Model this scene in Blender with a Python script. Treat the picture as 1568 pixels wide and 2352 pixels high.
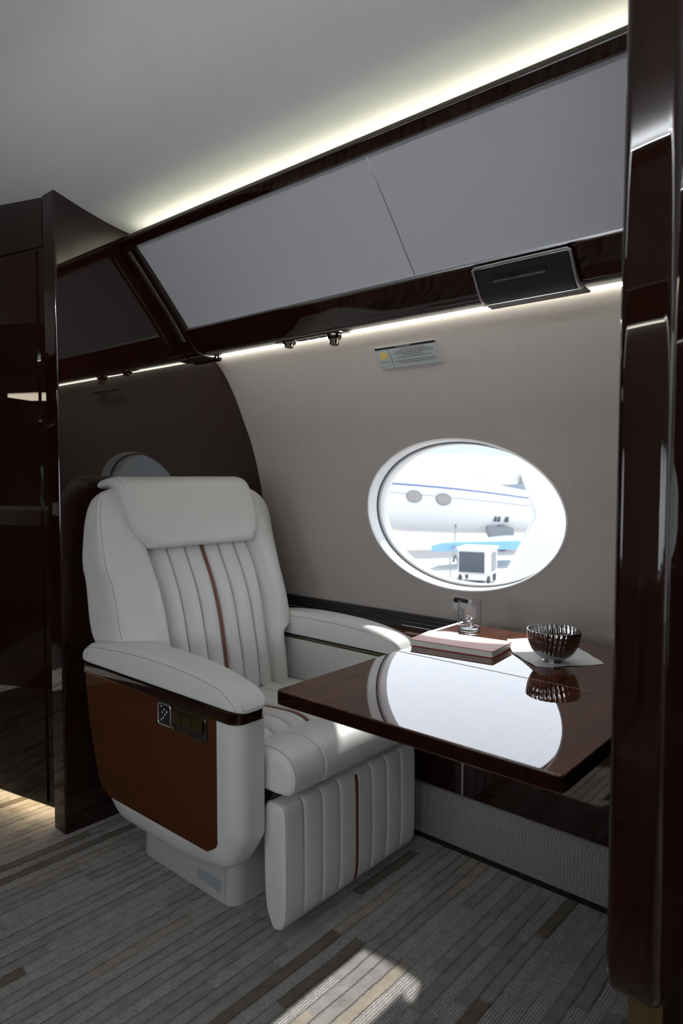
import bpy, bmesh, math, random
from mathutils import Vector, Matrix
random.seed(7)
PI = math.pi
S = bpy.context.scene
COL = S.collection
for _o in list(bpy.data.objects):
    bpy.data.objects.remove(_o)

# ------------------------------------------------------------------ camera
YAW, PITCH, ROLL = math.radians(48.92), math.radians(-3.01), math.radians(0.10)
EYE = Vector((0, 0, 1.12))
_f = Vector((math.sin(YAW)*math.cos(PITCH), math.cos(YAW)*math.cos(PITCH), math.sin(PITCH)))
_r = Vector((math.cos(YAW), -math.sin(YAW), 0)); _u = _r.cross(_f)
_r2 = _r*math.cos(ROLL)+_u*math.sin(ROLL); _u2 = -_r*math.sin(ROLL)+_u*math.cos(ROLL)
cam_d = bpy.data.cameras.new('camera'); cam = bpy.data.objects.new('camera', cam_d); COL.objects.link(cam)
cam_d.sensor_fit = 'HORIZONTAL'; cam_d.sensor_width = 24; cam_d.lens = 24
cam_d.clip_start = 0.02; cam_d.clip_end = 2000
mw = Matrix((( _r2.x, _u2.x, -_f.x, EYE.x), (_r2.y, _u2.y, -_f.y, EYE.y), (_r2.z, _u2.z, -_f.z, EYE.z), (0, 0, 0, 1)))
cam.matrix_world = mw
cam_d.dof.use_dof = True; cam_d.dof.focus_distance = 1.75; cam_d.dof.aperture_fstop = 5.0
S.camera = cam

# ------------------------------------------------------------------ view, sky, sun, daylight
S.view_settings.view_transform = 'Standard'; S.view_settings.look = 'None'
S.view_settings.exposure = 0.0; S.view_settings.gamma = 1.0
S.view_settings.use_curve_mapping = False

W = bpy.data.worlds.new('sky'); S.world = W; W.use_nodes = True
wn = W.node_tree.nodes; wl = W.node_tree.links; wn.clear()
_o = wn.new('ShaderNodeOutputWorld'); _b = wn.new('ShaderNodeBackground')
_tc = wn.new('ShaderNodeTexCoord'); _sx = wn.new('ShaderNodeSeparateXYZ'); _rp = wn.new('ShaderNodeValToRGB'); _rx = wn.new('ShaderNodeValToRGB'); _mm = wn.new('ShaderNodeMix')
_mm.data_type = 'RGBA'; _mm.blend_type = 'MULTIPLY'; _mm.inputs[0].default_value = 1
wl.new(_tc.outputs['Generated'], _sx.inputs[0]); wl.new(_sx.outputs['Z'], _rp.inputs[0]); wl.new(_sx.outputs['X'], _rx.inputs[0])
wl.new(_rp.outputs[0], _mm.inputs[6]); wl.new(_rx.outputs[0], _mm.inputs[7])
wl.new(_mm.outputs[2], _b.inputs['Color']); wl.new(_b.outputs[0], _o.inputs[0])
# hazy sky: pale at the horizon, a bright milky belt on the sunny side, darker overhead and opposite the sun
_c = _rp.color_ramp.elements; _c[0].position = 0.0; _c[0].color = (.225, .255, .27, 1); _c[1].position = 1.0; _c[1].color = (.26, .29, .33, 1)
for _p, _k in ((.07, (.22, .265, .29, 1)), (.16, (.74, .80, .88, 1)), (.42, (.74, .80, .90, 1)), (.60, (.30, .33, .37, 1))):
    _e = _c.new(_p); _e.color = _k
_c = _rx.color_ramp.elements; _c[0].position = .10; _c[0].color = (.62, .62, .62, 1); _c[1].position = .55; _c[1].color = (1, 1, 1, 1)
_b.inputs['Strength'].default_value = 4.0

sun_d = bpy.data.lights.new('sun', 'SUN'); sun_d.energy = 5.5; sun_d.angle = math.radians(1.2); sun_d.color = (1, .97, .92)
sun = bpy.data.objects.new('sun', sun_d); COL.objects.link(sun); sun.location = (10, 3, 12)
SUNDIR = Vector((1.0, .36, 1.2)).normalized()
sun.rotation_euler = SUNDIR.to_track_quat('Z', 'Y').to_euler()

def area(name, loc, target, sx, sy, power, color=(1, 1, 1)):
    d = bpy.data.lights.new(name, 'AREA'); d.shape = 'RECTANGLE'; d.size = sx; d.size_y = sy; d.energy = power; d.color = color
    o = bpy.data.objects.new(name, d); COL.objects.link(o); o.location = loc
    o.rotation_euler = (Vector(loc)-Vector(target)).to_track_quat('Z', 'Y').to_euler()
    return o
CX = 0.545                      # middle of the cabin
# daylight entering by the windows of the other side and by the open entrance behind
for yy in (-1.49, -.63, .16, 1.28):
    area('window_daylight', (-0.86, yy, 1.02), (0.6, yy, .85), .60, .42, 4.8, (.88, .94, 1.0))
_p = area('window_portal', (1.935, 1.125, 1.0), (0.9, 1.125, .93), .78, .56, 1.0); _p.data.cycles.is_portal = True
area('entrance_daylight', (.3, -3.35, 1.1), (.7, 0, .9), 1.0, 1.7, 7, (.93, .96, 1.0))

# ------------------------------------------------------------------ materials
def new_mat(name):
    m = bpy.data.materials.new(name); m.use_nodes = True
    nt = m.node_tree; return m, nt, nt.nodes['Principled BSDF']
def N(nt, t, **kw):
    n = nt.nodes.new(t)
    for k, v in kw.items(): setattr(n, k, v)
    return n
def pos(nt, scale=(1, 1, 1), rot=(0, 0, 0)):
    g = N(nt, 'ShaderNodeNewGeometry'); m = N(nt, 'ShaderNodeMapping')
    m.inputs['Scale'].default_value = scale; m.inputs['Rotation'].default_value = rot
    nt.links.new(g.outputs['Position'], m.inputs[0]); return m.outputs[0]
def bump(nt, b, h, strength, dist):
    n = N(nt, 'ShaderNodeBump'); n.inputs['Strength'].default_value = strength; n.inputs['Distance'].default_value = dist
    nt.links.new(h, n.inputs['Height']); nt.links.new(n.outputs[0], b.inputs['Normal']); return n
def plain(name, col, rough=.5, metal=0, coat=0, emit=None, estr=0, spec=.5, noise=0.06, nscale=30, bmp=0):
    m, nt, b = new_mat(name)
    b.inputs['Roughness'].default_value = rough; b.inputs['Metallic'].default_value = metal
    b.inputs['Coat Weight'].default_value = coat; b.inputs['Coat Roughness'].default_value = .02
    b.inputs['Specular IOR Level'].default_value = spec
    nz = N(nt, 'ShaderNodeTexNoise'); nz.inputs['Scale'].default_value = nscale; nt.links.new(pos(nt), nz.inputs['Vector'])
    r = N(nt, 'ShaderNodeValToRGB'); nt.links.new(nz.outputs['Fac'], r.inputs[0])
    r.color_ramp.elements[0].position = .3; r.color_ramp.elements[1].position = .7
    r.color_ramp.elements[0].color = tuple(c*(1-noise) for c in col)+(1,)
    r.color_ramp.elements[1].color = tuple(min(1, c*(1+noise)) for c in col)+(1,)
    nt.links.new(r.outputs[0], b.inputs['Base Color'])
    if bmp: bump(nt, b, nz.outputs['Fac'], bmp, .001)
    if emit: b.inputs['Emission Color'].default_value = emit+(1,); b.inputs['Emission Strength'].default_value = estr
    return m
def wood_mat(name, c1, c2, grain=(60, 4, 4), coat=1.0, rough=.35, ior=1.5, fine=400, waves=0.0):
    m, nt, b = new_mat(name)
    p = pos(nt, grain)
    n1 = N(nt, 'ShaderNodeTexNoise'); n1.inputs['Scale'].default_value = 1.0; n1.inputs['Detail'].default_value = 6; n1.inputs['Distortion'].default_value = .6
    nt.links.new(p, n1.inputs['Vector'])
    n2 = N(nt, 'ShaderNodeTexNoise'); n2.inputs['Scale'].default_value = 5.5; n2.inputs['Detail'].default_value = 3
    nt.links.new(p, n2.inputs['Vector'])
    mx = N(nt, 'ShaderNodeMath', operation='MULTIPLY_ADD'); mx.inputs[1].default_value = .45
    sc = N(nt, 'ShaderNodeMath', operation='MULTIPLY'); sc.inputs[1].default_value = .55
    nt.links.new(n1.outputs['Fac'], sc.inputs[0]); nt.links.new(n2.outputs['Fac'], mx.inputs[0]); nt.links.new(sc.outputs[0], mx.inputs[2])
    r = N(nt, 'ShaderNodeValToRGB'); nt.links.new(mx.outputs[0], r.inputs[0])
    r.color_ramp.elements[0].position = .36; r.color_ramp.elements[0].color = c1+(1,)
    r.color_ramp.elements[1].position = .64; r.color_ramp.elements[1].color = c2+(1,)
    nt.links.new(r.outputs[0], b.inputs['Base Color'])
    b.inputs['Roughness'].default_value = rough; b.inputs['Specular IOR Level'].default_value = .0
    b.inputs['Coat Weight'].default_value = coat; b.inputs['Coat Roughness'].default_value = .012; b.inputs['Coat IOR'].default_value = ior
    return m
def leather_mat(name, col, rough=.42, grain=.35):
    m, nt, b = new_mat(name)
    v = N(nt, 'ShaderNodeTexVoronoi'); v.inputs['Scale'].default_value = 900; nt.links.new(pos(nt), v.inputs['Vector'])
    nz = N(nt, 'ShaderNodeTexNoise'); nz.inputs['Scale'].default_value = 9; nt.links.new(pos(nt), nz.inputs['Vector'])
    r = N(nt, 'ShaderNodeValToRGB'); nt.links.new(nz.outputs['Fac'], r.inputs[0])
    r.color_ramp.elements[0].color = tuple(c*.96 for c in col)+(1,); r.color_ramp.elements[1].color = tuple(min(1, c*1.03) for c in col)+(1,)
    nt.links.new(r.outputs[0], b.inputs['Base Color']); b.inputs['Roughness'].default_value = rough
    b.inputs['Specular IOR Level'].default_value = .4
    bump(nt, b, v.outputs['Distance'], grain, .0004)
    return m

M = {}
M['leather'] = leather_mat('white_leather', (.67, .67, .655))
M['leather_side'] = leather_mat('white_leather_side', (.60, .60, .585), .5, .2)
M['seam'] = plain('seam_thread', (.36, .35, .33), .8)
M['brown_leather'] = leather_mat('brown_leather', (.15, .050, .036), .38, .8)
M['brown_panel'] = wood_mat('brown_side_panel', (.058, .019, .008), (.072, .024, .010), (3, 3, 160), coat=.12, rough=.5)
M['mahogany'] = wood_mat('gloss_mahogany', (.009, .0030, .0020), (.024, .0075, .0042), (90, 90, 3.5), ior=1.65)
M['mahogany_near'] = wood_mat('deep_gloss_mahogany', (.007, .0024, .0018), (.017, .0055, .0035), (90, 90, 3.5), ior=1.5)
M['mahogany_h'] = wood_mat('gloss_mahogany_trim', (.008, .002, .0015), (.022, .0055, .003), (60, .5, 60), ior=1.7)
M['table'] = wood_mat('table_mahogany', (.028, .0075, .0035), (.165, .050, .022), (5, 42, 20), ior=1.9, rough=.6)
M['ledge'] = wood_mat('ledge_mahogany', (.075, .018, .007), (.20, .058, .022), (5, 42, 20), ior=1.7, rough=.6)
M['black_trim'] = plain('black_lacquer', (.012, .011, .012), .25, coat=.6)
M['black_matte'] = plain('black_satin_cover', (.012, .012, .015), .38)
M['chrome'] = plain('polished_chrome', (.78, .77, .75), .06, metal=1, noise=.01)
M['satin_metal'] = plain('satin_metal', (.9, .9, .92), .28, metal=1, noise=.01)
M['dark_chrome'] = plain('smoked_chrome', (.22, .19, .16), .09, metal=1, noise=.02)
M['bronze'] = plain('brushed_bronze', (.30, .22, .10), .22, metal=1, noise=.03)
M['ceiling'] = plain('ceiling_leatherette', (.76, .76, .765), .75, noise=.015, nscale=6)
M['binpanel'] = plain('grey_locker_leather', (.50, .50, .525), .55, noise=.008, nscale=8)
M['plastic'] = plain('grey_white_plastic', (.48, .48, .48), .5, noise=.02)
M['seal'] = plain('dark_rubber_seal', (.10, .12, .14), .5)
M['reveal'] = plain('white_window_reveal', (.80, .81, .82), .35, noise=.01)
M['valance_fabric'] = plain('taupe_underside', (.17, .145, .14), .45, coat=.35)
M['led_cove'] = plain('cove_light_tube', (.9, .9, .8), .5, emit=(1.0, 1.0, .74), estr=16)
M['led_ceiling_fill'] = plain('ceiling_fill_tube', (.9, .9, .9), .5, emit=(.93, .97, 1.0), estr=130)  # far stronger than the near cove, boosted to fill the ceiling
M['led_wash'] = plain('wash_light_tube', (.9, .9, .85), .5, emit=(1.0, .98, .83), estr=16)
M['floor_glow'] = plain('floor_light_tube', (.9, .8, .6), .5, emit=(1.0, .78, .48), estr=20)
M['panel_lamp'] = plain('lamp_diffuser', (.9, .85, .75), .5, emit=(1.0, .86, .66), estr=6)
M['placard'] = plain('silver_placard', (.42, .44, .46), .35, metal=.2, noise=.01)
M['ink'] = plain('black_ink', (.015, .015, .015), .5)
M['ink_pale'] = plain('silver_ink', (.55, .55, .56), .5)
M['yellow'] = plain('yellow_print', (.75, .45, .01), .5)
M['paper'] = plain('page_edges', (.62, .63, .58), .8, nscale=300)
M['pink'] = plain('pink_cover', (.80, .45, .43), .55, noise=.02)
M['red'] = plain('red_cover_edge', (.35, .02, .04), .5)
M['napkin'] = plain('white_napkin_cloth', (.80, .80, .80), .9, noise=.02, nscale=200, bmp=.3)
M['ivory'] = plain('ivory_wall', (.45, .42, .37), .6)
M['divan'] = leather_mat('taupe_leather', (.16, .11, .09), .5)

# bowl: mirror finish with a warm tint
M['bowl'] = plain('mirror_bowl', (.47, .45, .45), .05, metal=1, noise=.01)
m, nt, b = new_mat('clear_glass'); b.inputs['Transmission Weight'].default_value = 1; b.inputs['Roughness'].default_value = 0; b.inputs['IOR'].default_value = 1.45
b.inputs['Base Color'].default_value = (.97, .99, 1, 1); M['glass'] = m
m, nt, b = new_mat('window_glass')
_t = N(nt, 'ShaderNodeBsdfTransparent'); _g = N(nt, 'ShaderNodeBsdfGlossy'); _g.inputs['Roughness'].default_value = 0
_mx = N(nt, 'ShaderNodeMixShader'); _lw = N(nt, 'ShaderNodeLayerWeight'); _lw.inputs[0].default_value = .5
_fr = N(nt, 'ShaderNodeMath', operation='POWER'); _fr.inputs[1].default_value = 5.0; nt.links.new(_lw.outputs['Facing'], _fr.inputs[0])
_fa = N(nt, 'ShaderNodeMath', operation='MULTIPLY_ADD'); _fa.inputs[1].default_value = .8; _fa.inputs[2].default_value = .03; nt.links.new(_fr.outputs[0], _fa.inputs[0])
nt.links.new(_fa.outputs[0], _mx.inputs[0]); nt.links.new(_t.outputs[0], _mx.inputs[1]); nt.links.new(_g.outputs[0], _mx.inputs[2])
nt.links.new(_mx.outputs[0], nt.nodes['Material Output'].inputs[0]); nt.nodes.remove(b); M['pane'] = m

# woven wall fabric (fine twill)
m, nt, b = new_mat('woven_wall_fabric')
w1 = N(nt, 'ShaderNodeTexWave'); w1.inputs['Scale'].default_value = 150; w1.bands_direction = 'X'
nt.links.new(pos(nt, (.0, 1, 1), (math.radians(38), 0, 0)), w1.inputs['Vector'])
w1.bands_direction = 'Y'
w2 = N(nt, 'ShaderNodeTexNoise'); w2.inputs['Scale'].default_value = 1; w2.inputs['Detail'].default_value = 4
nt.links.new(pos(nt, (40, 160, 6)), w2.inputs['Vector'])
r = N(nt, 'ShaderNodeValToRGB'); nt.links.new(w2.outputs['Fac'], r.inputs[0])
r.color_ramp.elements[0].position = .3; r.color_ramp.elements[0].color = (.46, .42, .40, 1)
r.color_ramp.elements[1].position = .7; r.color_ramp.elements[1].color = (.49, .445, .425, 1)
mm = N(nt, 'ShaderNodeMix', data_type='RGBA', blend_type='MULTIPLY'); mm.inputs[0].default_value = .22
nt.links.new(r.outputs[0], mm.inputs[6]); nt.links.new(w1.outputs['Color'], mm.inputs[7]); nt.links.new(mm.outputs[2], b.inputs['Base Color'])
b.inputs['Roughness'].default_value = .75; bump(nt, b, w1.outputs['Fac'], .25, .0006); M['fabric'] = m

# ribbed kick carpet
m, nt, b = new_mat('ribbed_side_carpet')
w1 = N(nt, 'ShaderNodeTexWave'); w1.inputs['Scale'].default_value = 34; w1.bands_direction = 'Y'; w1.inputs['Distortion'].default_value = 1.2; w1.inputs['Detail Scale'].default_value = 20
nt.links.new(pos(nt), w1.inputs['Vector'])
v = N(nt, 'ShaderNodeTexVoronoi'); v.inputs['Scale'].default_value = 260; nt.links.new(pos(nt), v.inputs['Vector'])
ad = N(nt, 'ShaderNodeMath', operation='ADD'); nt.links.new(w1.outputs['Fac'], ad.inputs[0]); nt.links.new(v.outputs['Distance'], ad.inputs[1])
r = N(nt, 'ShaderNodeValToRGB'); nt.links.new(ad.outputs[0], r.inputs[0])
r.color_ramp.elements[0].color = (.13, .128, .125, 1); r.color_ramp.elements[1].color = (.33, .325, .315, 1); r.color_ramp.elements[1].position = .9
nt.links.new(r.outputs[0], b.inputs['Base Color']); b.inputs['Roughness'].default_value = .95; b.inputs['Specular IOR Level'].default_value = .1
bump(nt, b, ad.outputs[0], .8, .003); M['kick'] = m

# striped cut and loop carpet
def carpet():
    m, nt, b = new_mat('striped_carpet'); L = nt.links
    g = N(nt, 'ShaderNodeNewGeometry'); sp = N(nt, 'ShaderNodeSeparateXYZ'); L.new(g.outputs['Position'], sp.inputs[0])
    def mt(op, a, c=None, d=None):
        n = N(nt, 'ShaderNodeMath', operation=op)
        for i, x in enumerate((a, c, d)):
            if x is None: continue
            if isinstance(x, (int, float)): n.inputs[i].default_value = x
            else: L.new(x, n.inputs[i])
        return n.outputs[0]
    X, Y = sp.outputs['X'], sp.outputs['Y']
    def wn1(v, off=0.0):
        n = N(nt, 'ShaderNodeTexWhiteNoise', noise_dimensions='1D'); L.new(mt('ADD', v, off), n.inputs['W']); return n.outputs['Value']
    def wn2(a, c, off=0.0):
        n = N(nt, 'ShaderNodeTexWhiteNoise', noise_dimensions='2D'); cb = N(nt, 'ShaderNodeCombineXYZ')
        L.new(mt('ADD', a, off), cb.inputs[0]); L.new(c, cb.inputs[1]); L.new(cb.outputs[0], n.inputs['Vector']); return n.outputs['Value']
    def wn_(): pass
    fz = N(nt, 'ShaderNodeTexNoise'); fz.inputs['Scale'].default_value = 160; fz.inputs['Detail'].default_value = 2; L.new(pos(nt), fz.inputs['Vector'])
    fz2 = N(nt, 'ShaderNodeTexNoise'); fz2.inputs['Scale'].default_value = 5; L.new(pos(nt), fz2.inputs['Vector'])
    Yf = mt('ADD', mt('ADD', Y, mt('MULTIPLY', mt('SUBTRACT', fz.outputs['Fac'], .5), .007)), mt('MULTIPLY', mt('SUBTRACT', fz2.outputs['Fac'], .5), .012))
    X = mt('ADD', X, mt('MULTIPLY', mt('SUBTRACT', fz.outputs['Fac'], .5), .02))
    per = mt('MULTIPLY', Yf, 1/.064); pf = mt('FRACT', per)
    odd = mt('GREATER_THAN', pf, .52)
    row = mt('ADD', mt('MULTIPLY', mt('FLOOR', per), 2.0), odd)
    frac = mt('ADD', mt('MULTIPLY', mt('MULTIPLY', pf, 1/.52), mt('SUBTRACT', 1.0, odd)), mt('MULTIPLY', mt('MULTIPLY', mt('SUBTRACT', pf, .52), 1/.48), odd))
    seg = mt('FLOOR', mt('MULTIPLY', mt('ADD', X, mt('MULTIPLY', wn1(row, .37), 3.0)), 1/.27))
    rr0 = wn2(row, seg, .13)
    # every other row is mostly looped, the ones between mostly cut pile
    rnd = mt('MINIMUM', mt('ADD', mt('MULTIPLY', rr0, mt('ADD', mt('MULTIPLY', odd, .30), .64)), mt('MULTIPLY', odd, .27)), .999)
    rnd2 = wn2(row, seg, 7.7)
    r = N(nt, 'ShaderNodeValToRGB'); r.color_ramp.interpolation = 'CONSTANT'; L.new(rnd, r.inputs[0])
    e = r.color_ramp.elements; e[0].position = 0; e[0].color = (.66, .635, .61, 1); e[1].position = .50; e[1].color = (.275, .262, .252, 1)
    for p, c in ((.63, (.33, .29, .24, 1)), (.73, (.15, .125, .10, 1)), (.88, (.29, .278, .268, 1))):
        x = e.new(p); x.color = c
    loop = mt('LESS_THAN', rnd, .50)
    cord = N(nt, 'ShaderNodeTexWave'); cord.inputs['Scale'].default_value = 50; cord.bands_direction = 'Y'; cord.inputs['Distortion'].default_value = 2.5; cord.inputs['Detail Scale'].default_value = 22; cord.inputs['Detail'].default_value = 2
    L.new(pos(nt), cord.inputs['Vector'])
    vor = N(nt, 'ShaderNodeTexVoronoi'); vor.inputs['Scale'].default_value = 1; L.new(pos(nt, (150, 230, 100)), vor.inputs['Vector'])
    pile = N(nt, 'ShaderNodeTexNoise'); pile.inputs['Scale'].default_value = 600; pile.inputs['Detail'].default_value = 2; L.new(pos(nt), pile.inputs['Vector'])
    big = N(nt, 'ShaderNodeTexNoise'); big.inputs['Scale'].default_value = 28; big.inputs['Detail'].default_value = 3; L.new(pos(nt), big.inputs['Vector'])
    hl = mt('ADD', mt('MULTIPLY', cord.outputs['Fac'], .7), mt('MULTIPLY', mt('SUBTRACT', 1.0, vor.outputs['Distance']), .5))
    hp = mt('ADD', mt('MULTIPLY', pile.outputs['Fac'], .5), mt('ADD', mt('MULTIPLY', big.outputs['Fac'], .5), .35))
    h = mt('ADD', mt('MULTIPLY', hl, loop), mt('MULTIPLY', hp, mt('SUBTRACT', 1.0, loop)))
    edge = mt('MINIMUM', mt('MULTIPLY', mt('MINIMUM', frac, mt('SUBTRACT', 1.0, frac)), 9.0), 1.0)
    h2 = mt('ADD', mt('MULTIPLY', h, .6), mt('MULTIPLY', edge, .8))
    vmul = mt('ADD', mt('MULTIPLY', h, .80), .33)
    vmul = mt('MULTIPLY', vmul, mt('ADD', mt('MULTIPLY', edge, .16), .84))
    vmul = mt('MULTIPLY', vmul, mt('ADD', mt('MULTIPLY', big.outputs['Fac'], .5), .75))
    cmb = N(nt, 'ShaderNodeCombineColor'); [L.new(vmul, cmb.inputs[i]) for i in range(3)]
    mx = N(nt, 'ShaderNodeMix', data_type='RGBA', blend_type='MULTIPLY'); mx.inputs[0].default_value = 1
    L.new(r.outputs[0], mx.inputs[6]); L.new(cmb.outputs[0], mx.inputs[7]); L.new(mx.outputs[2], b.inputs['Base Color'])
    b.inputs['Roughness'].default_value = .95; b.inputs['Specular IOR Level'].default_value = .0
    b.inputs['Sheen Weight'].default_value = .15
    bump(nt, b, h2, 1.0, .006)
    return m
M['carpet'] = carpet()

# ------------------------------------------------------------------ mesh helpers
ORG = {}
def build(name, bm, mat, parent=None, loc=None, smooth=35):
    """link bm (in world coordinates) as one object, its origin at loc / the base centre, or in its parent's frame"""
    bmesh.ops.remove_doubles(bm, verts=bm.verts, dist=1e-6)
    bmesh.ops.recalc_face_normals(bm, faces=bm.faces)
    if parent is None:
        if loc is None:
            xs = [v.co.x for v in bm.verts]; ys = [v.co.y for v in bm.verts]; zs = [v.co.z for v in bm.verts]
            loc = ((min(xs)+max(xs))/2, (min(ys)+max(ys))/2, min(zs))
        org = Vector(loc)
    else: org = ORG[parent]
    for v in bm.verts: v.co -= org
    if smooth:
        for f in bm.faces: f.smooth = True
        lim = math.radians(smooth)
        for e in bm.edges:
            if len(e.link_faces) == 2 and e.calc_face_angle(0) > lim: e.smooth = False
    me = bpy.data.meshes.new(name); bm.to_mesh(me); bm.free()
    if mat: me.materials.append(mat)
    o = bpy.data.objects.new(name, me); COL.objects.link(o)
    wm = o.modifiers.new('normals', 'WEIGHTED_NORMAL') if smooth else None
    if wm: wm.keep_sharp = True
    if parent is None: o.location = org
    else: o.parent = parent
    ORG[o] = org
    return o
def empty(name, loc, label, cat, group=None):
    o = bpy.data.objects.new(name, None); COL.objects.link(o); o.location = loc; o.empty_display_size = .05
    ORG[o] = Vector(loc); tag(o, label, cat, group); return o
def tag(o, label, cat, group=None, kind=None):
    o['label'] = label; o['category'] = cat
    if group: o['group'] = group
    if kind: o['kind'] = kind
    return o
def struct(name, bm, mat, **k):
    o = build(name, bm, mat, **k); o['kind'] = 'structure'; return o
def BM(): return bmesh.new()
def box(bm, x0, x1, y0, y1, z0, z1, bev=0, seg=2, M4=None):
    b = bmesh.new(); bmesh.ops.create_cube(b, size=1)
    for v in b.verts:
        v.co = Vector(((x0+x1)/2+v.co.x*(x1-x0), (y0+y1)/2+v.co.y*(y1-y0), (z0+z1)/2+v.co.z*(z1-z0)))
    if bev: bmesh.ops.bevel(b, geom=list(b.edges), offset=bev, segments=seg, profile=.5, affect='EDGES')
    join(bm, b, M4)
def join(bm, b, M4=None):
    mp = {}
    for v in b.verts: mp[v] = bm.verts.new(M4 @ v.co if M4 else v.co)
    for f in b.faces:
        try: bm.faces.new([mp[v] for v in f.verts])
        except ValueError: pass
    b.free()
def prism(bm, pts, axis, a0, a1, bev=0, seg=3, bevsel=None):
    """polygon pts (in the two other axes, in order) from a0 to a1 along axis"""
    b = bmesh.new()
    def co(p, a):
        return {0: Vector((a, p[0], p[1])), 1: Vector((p[0], a, p[1])), 2: Vector((p[0], p[1], a))}[axis]
    A = [b.verts.new(co(p, a0)) for p in pts]; B = [b.verts.new(co(p, a1)) for p in pts]
    n = len(pts); b.faces.new(A); b.faces.new(B[::-1])
    for i in range(n): b.faces.new([A[i], B[i], B[(i+1) % n], A[(i+1) % n]])
    bmesh.ops.recalc_face_normals(b, faces=b.faces)
    if bev:
        rim = [e for e in b.edges if abs((e.verts[0].co-e.verts[1].co)[axis]) < 1e-7 and (bevsel is None or bevsel(e))]
        bmesh.ops.bevel(b, geom=rim, offset=bev, segments=seg, profile=.5, affect='EDGES', clamp_overlap=True)
    join(bm, b)
def rounded(pts, rad, seg=6):
    """round the corners of a polygon; rad one number or a list"""
    n = len(pts); out = []
    for i in range(n):
        r = rad[i] if isinstance(rad, (list, tuple)) else rad
        p = Vector(pts[i]); a = (Vector(pts[i-1])-p); c = (Vector(pts[(i+1) % n])-p)
        if r <= 0: out.append(tuple(p)); continue
        ang = a.angle(c); d = min(r/math.tan(ang/2), a.length*.49, c.length*.49)
        p0 = p+a.normalized()*d; p1 = p+c.normalized()*d
        for k in range(seg+1):
            t = k/seg; out.append(tuple(p0*(1-t)**2+p*2*t*(1-t)+p1*t*t))
    return out
def catmull(pts, n=8, closed=False):
    P = [Vector(p) for p in pts]; out = []; L = len(P)
    rng = range(L) if closed else range(L-1)
    for i in rng:
        p0 = P[i-1] if (closed or i > 0) else P[0]*2-P[1]
        p1 = P[i]; p2 = P[(i+1) % L]; p3 = P[(i+2) % L] if (closed or i+2 < L) else P[-1]*2-P[-2]
        for k in range(n):
            t = k/n
            out.append(.5*((2*p1)+(-p0+p2)*t+(2*p0-5*p1+4*p2-p3)*t*t+(-p0+3*p1-3*p2+p3)*t**3))
    if not closed: out.append(P[-1])
    return out
def loft(bm, secs, closed=True, caps=True):
    rows = [[bm.verts.new(p) for p in s] for s in secs]; n = len(rows[0])
    for a, c in zip(rows, rows[1:]):
        for i in range(n if closed else n-1):
            j = (i+1) % n
            try: bm.faces.new([a[i], a[j], c[j], c[i]])
            except ValueError: pass
    if caps and closed:
        bm.faces.new(rows[0][::-1]); bm.faces.new(rows[-1])
    return rows
def tube(bm, path, r, seg=8, caps=True):
    P = [Vector(p) for p in path]; secs = []
    up = None
    for i, p in enumerate(P):
        t = ((P[i+1] if i+1 < len(P) else p)-(P[i-1] if i else p)).normalized()
        if up is None:
            up = t.orthogonal().normalized()
        up = (up-t*up.dot(t)).normalized(); s = t.cross(up)
        rr = r[i] if isinstance(r, list) else r
        secs.append([p+(up*math.cos(2*PI*k/seg)+s*math.sin(2*PI*k/seg))*rr for k in range(seg)])
    loft(bm, secs, True, caps)
def lathe(bm, prof, c, n=48, axis=Vector((0, 0, 1)), mod=None, caps=True):
    """prof: list of (r, h) ; c: base point"""
    axis = axis.normalized(); a = axis.orthogonal().normalized(); d = axis.cross(a); c = Vector(c)
    secs = []
    for r, h in prof:
        s = []
        for k in range(n):
            th = 2*PI*k/n; rr = r*(mod(th, h, r) if mod else 1)
            s.append(c+axis*h+(a*math.cos(th)+d*math.sin(th))*rr)
        secs.append(s)
    loft(bm, secs, True, caps)
def interp(x, tab):
    if x <= tab[0][0]: return tab[0][1]
    for (a, u), (b_, v) in zip(tab, tab[1:]):
        if x <= b_:
            t = (x-a)/(b_-a); return u+(v-u)*t
    return tab[-1][1]
def sinterp(x, tab):
    """smooth (Catmull) interpolation in a table"""
    n = len(tab)
    if x <= tab[0][0]: return tab[0][1]
    if x >= tab[-1][0]: return tab[-1][1]
    for i in range(n-1):
        if x <= tab[i+1][0]:
            x0, y0 = tab[i]; x1, y1 = tab[i+1]; h = x1-x0; t = (x-x0)/h
            def sl(k):
                if k <= 0 or k >= n-1: 
                    a, b_ = (0, 1) if k <= 0 else (n-2, n-1)
                    return (tab[b_][1]-tab[a][1])/(tab[b_][0]-tab[a][0])
                return (tab[k+1][1]-tab[k-1][1])/(tab[k+1][0]-tab[k-1][0])
            m0, m1 = sl(i)*h, sl(i+1)*h
            return (2*t**3-3*t*t+1)*y0+(t**3-2*t*t+t)*m0+(-2*t**3+3*t*t)*y1+(t**3-t*t)*m1

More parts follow.
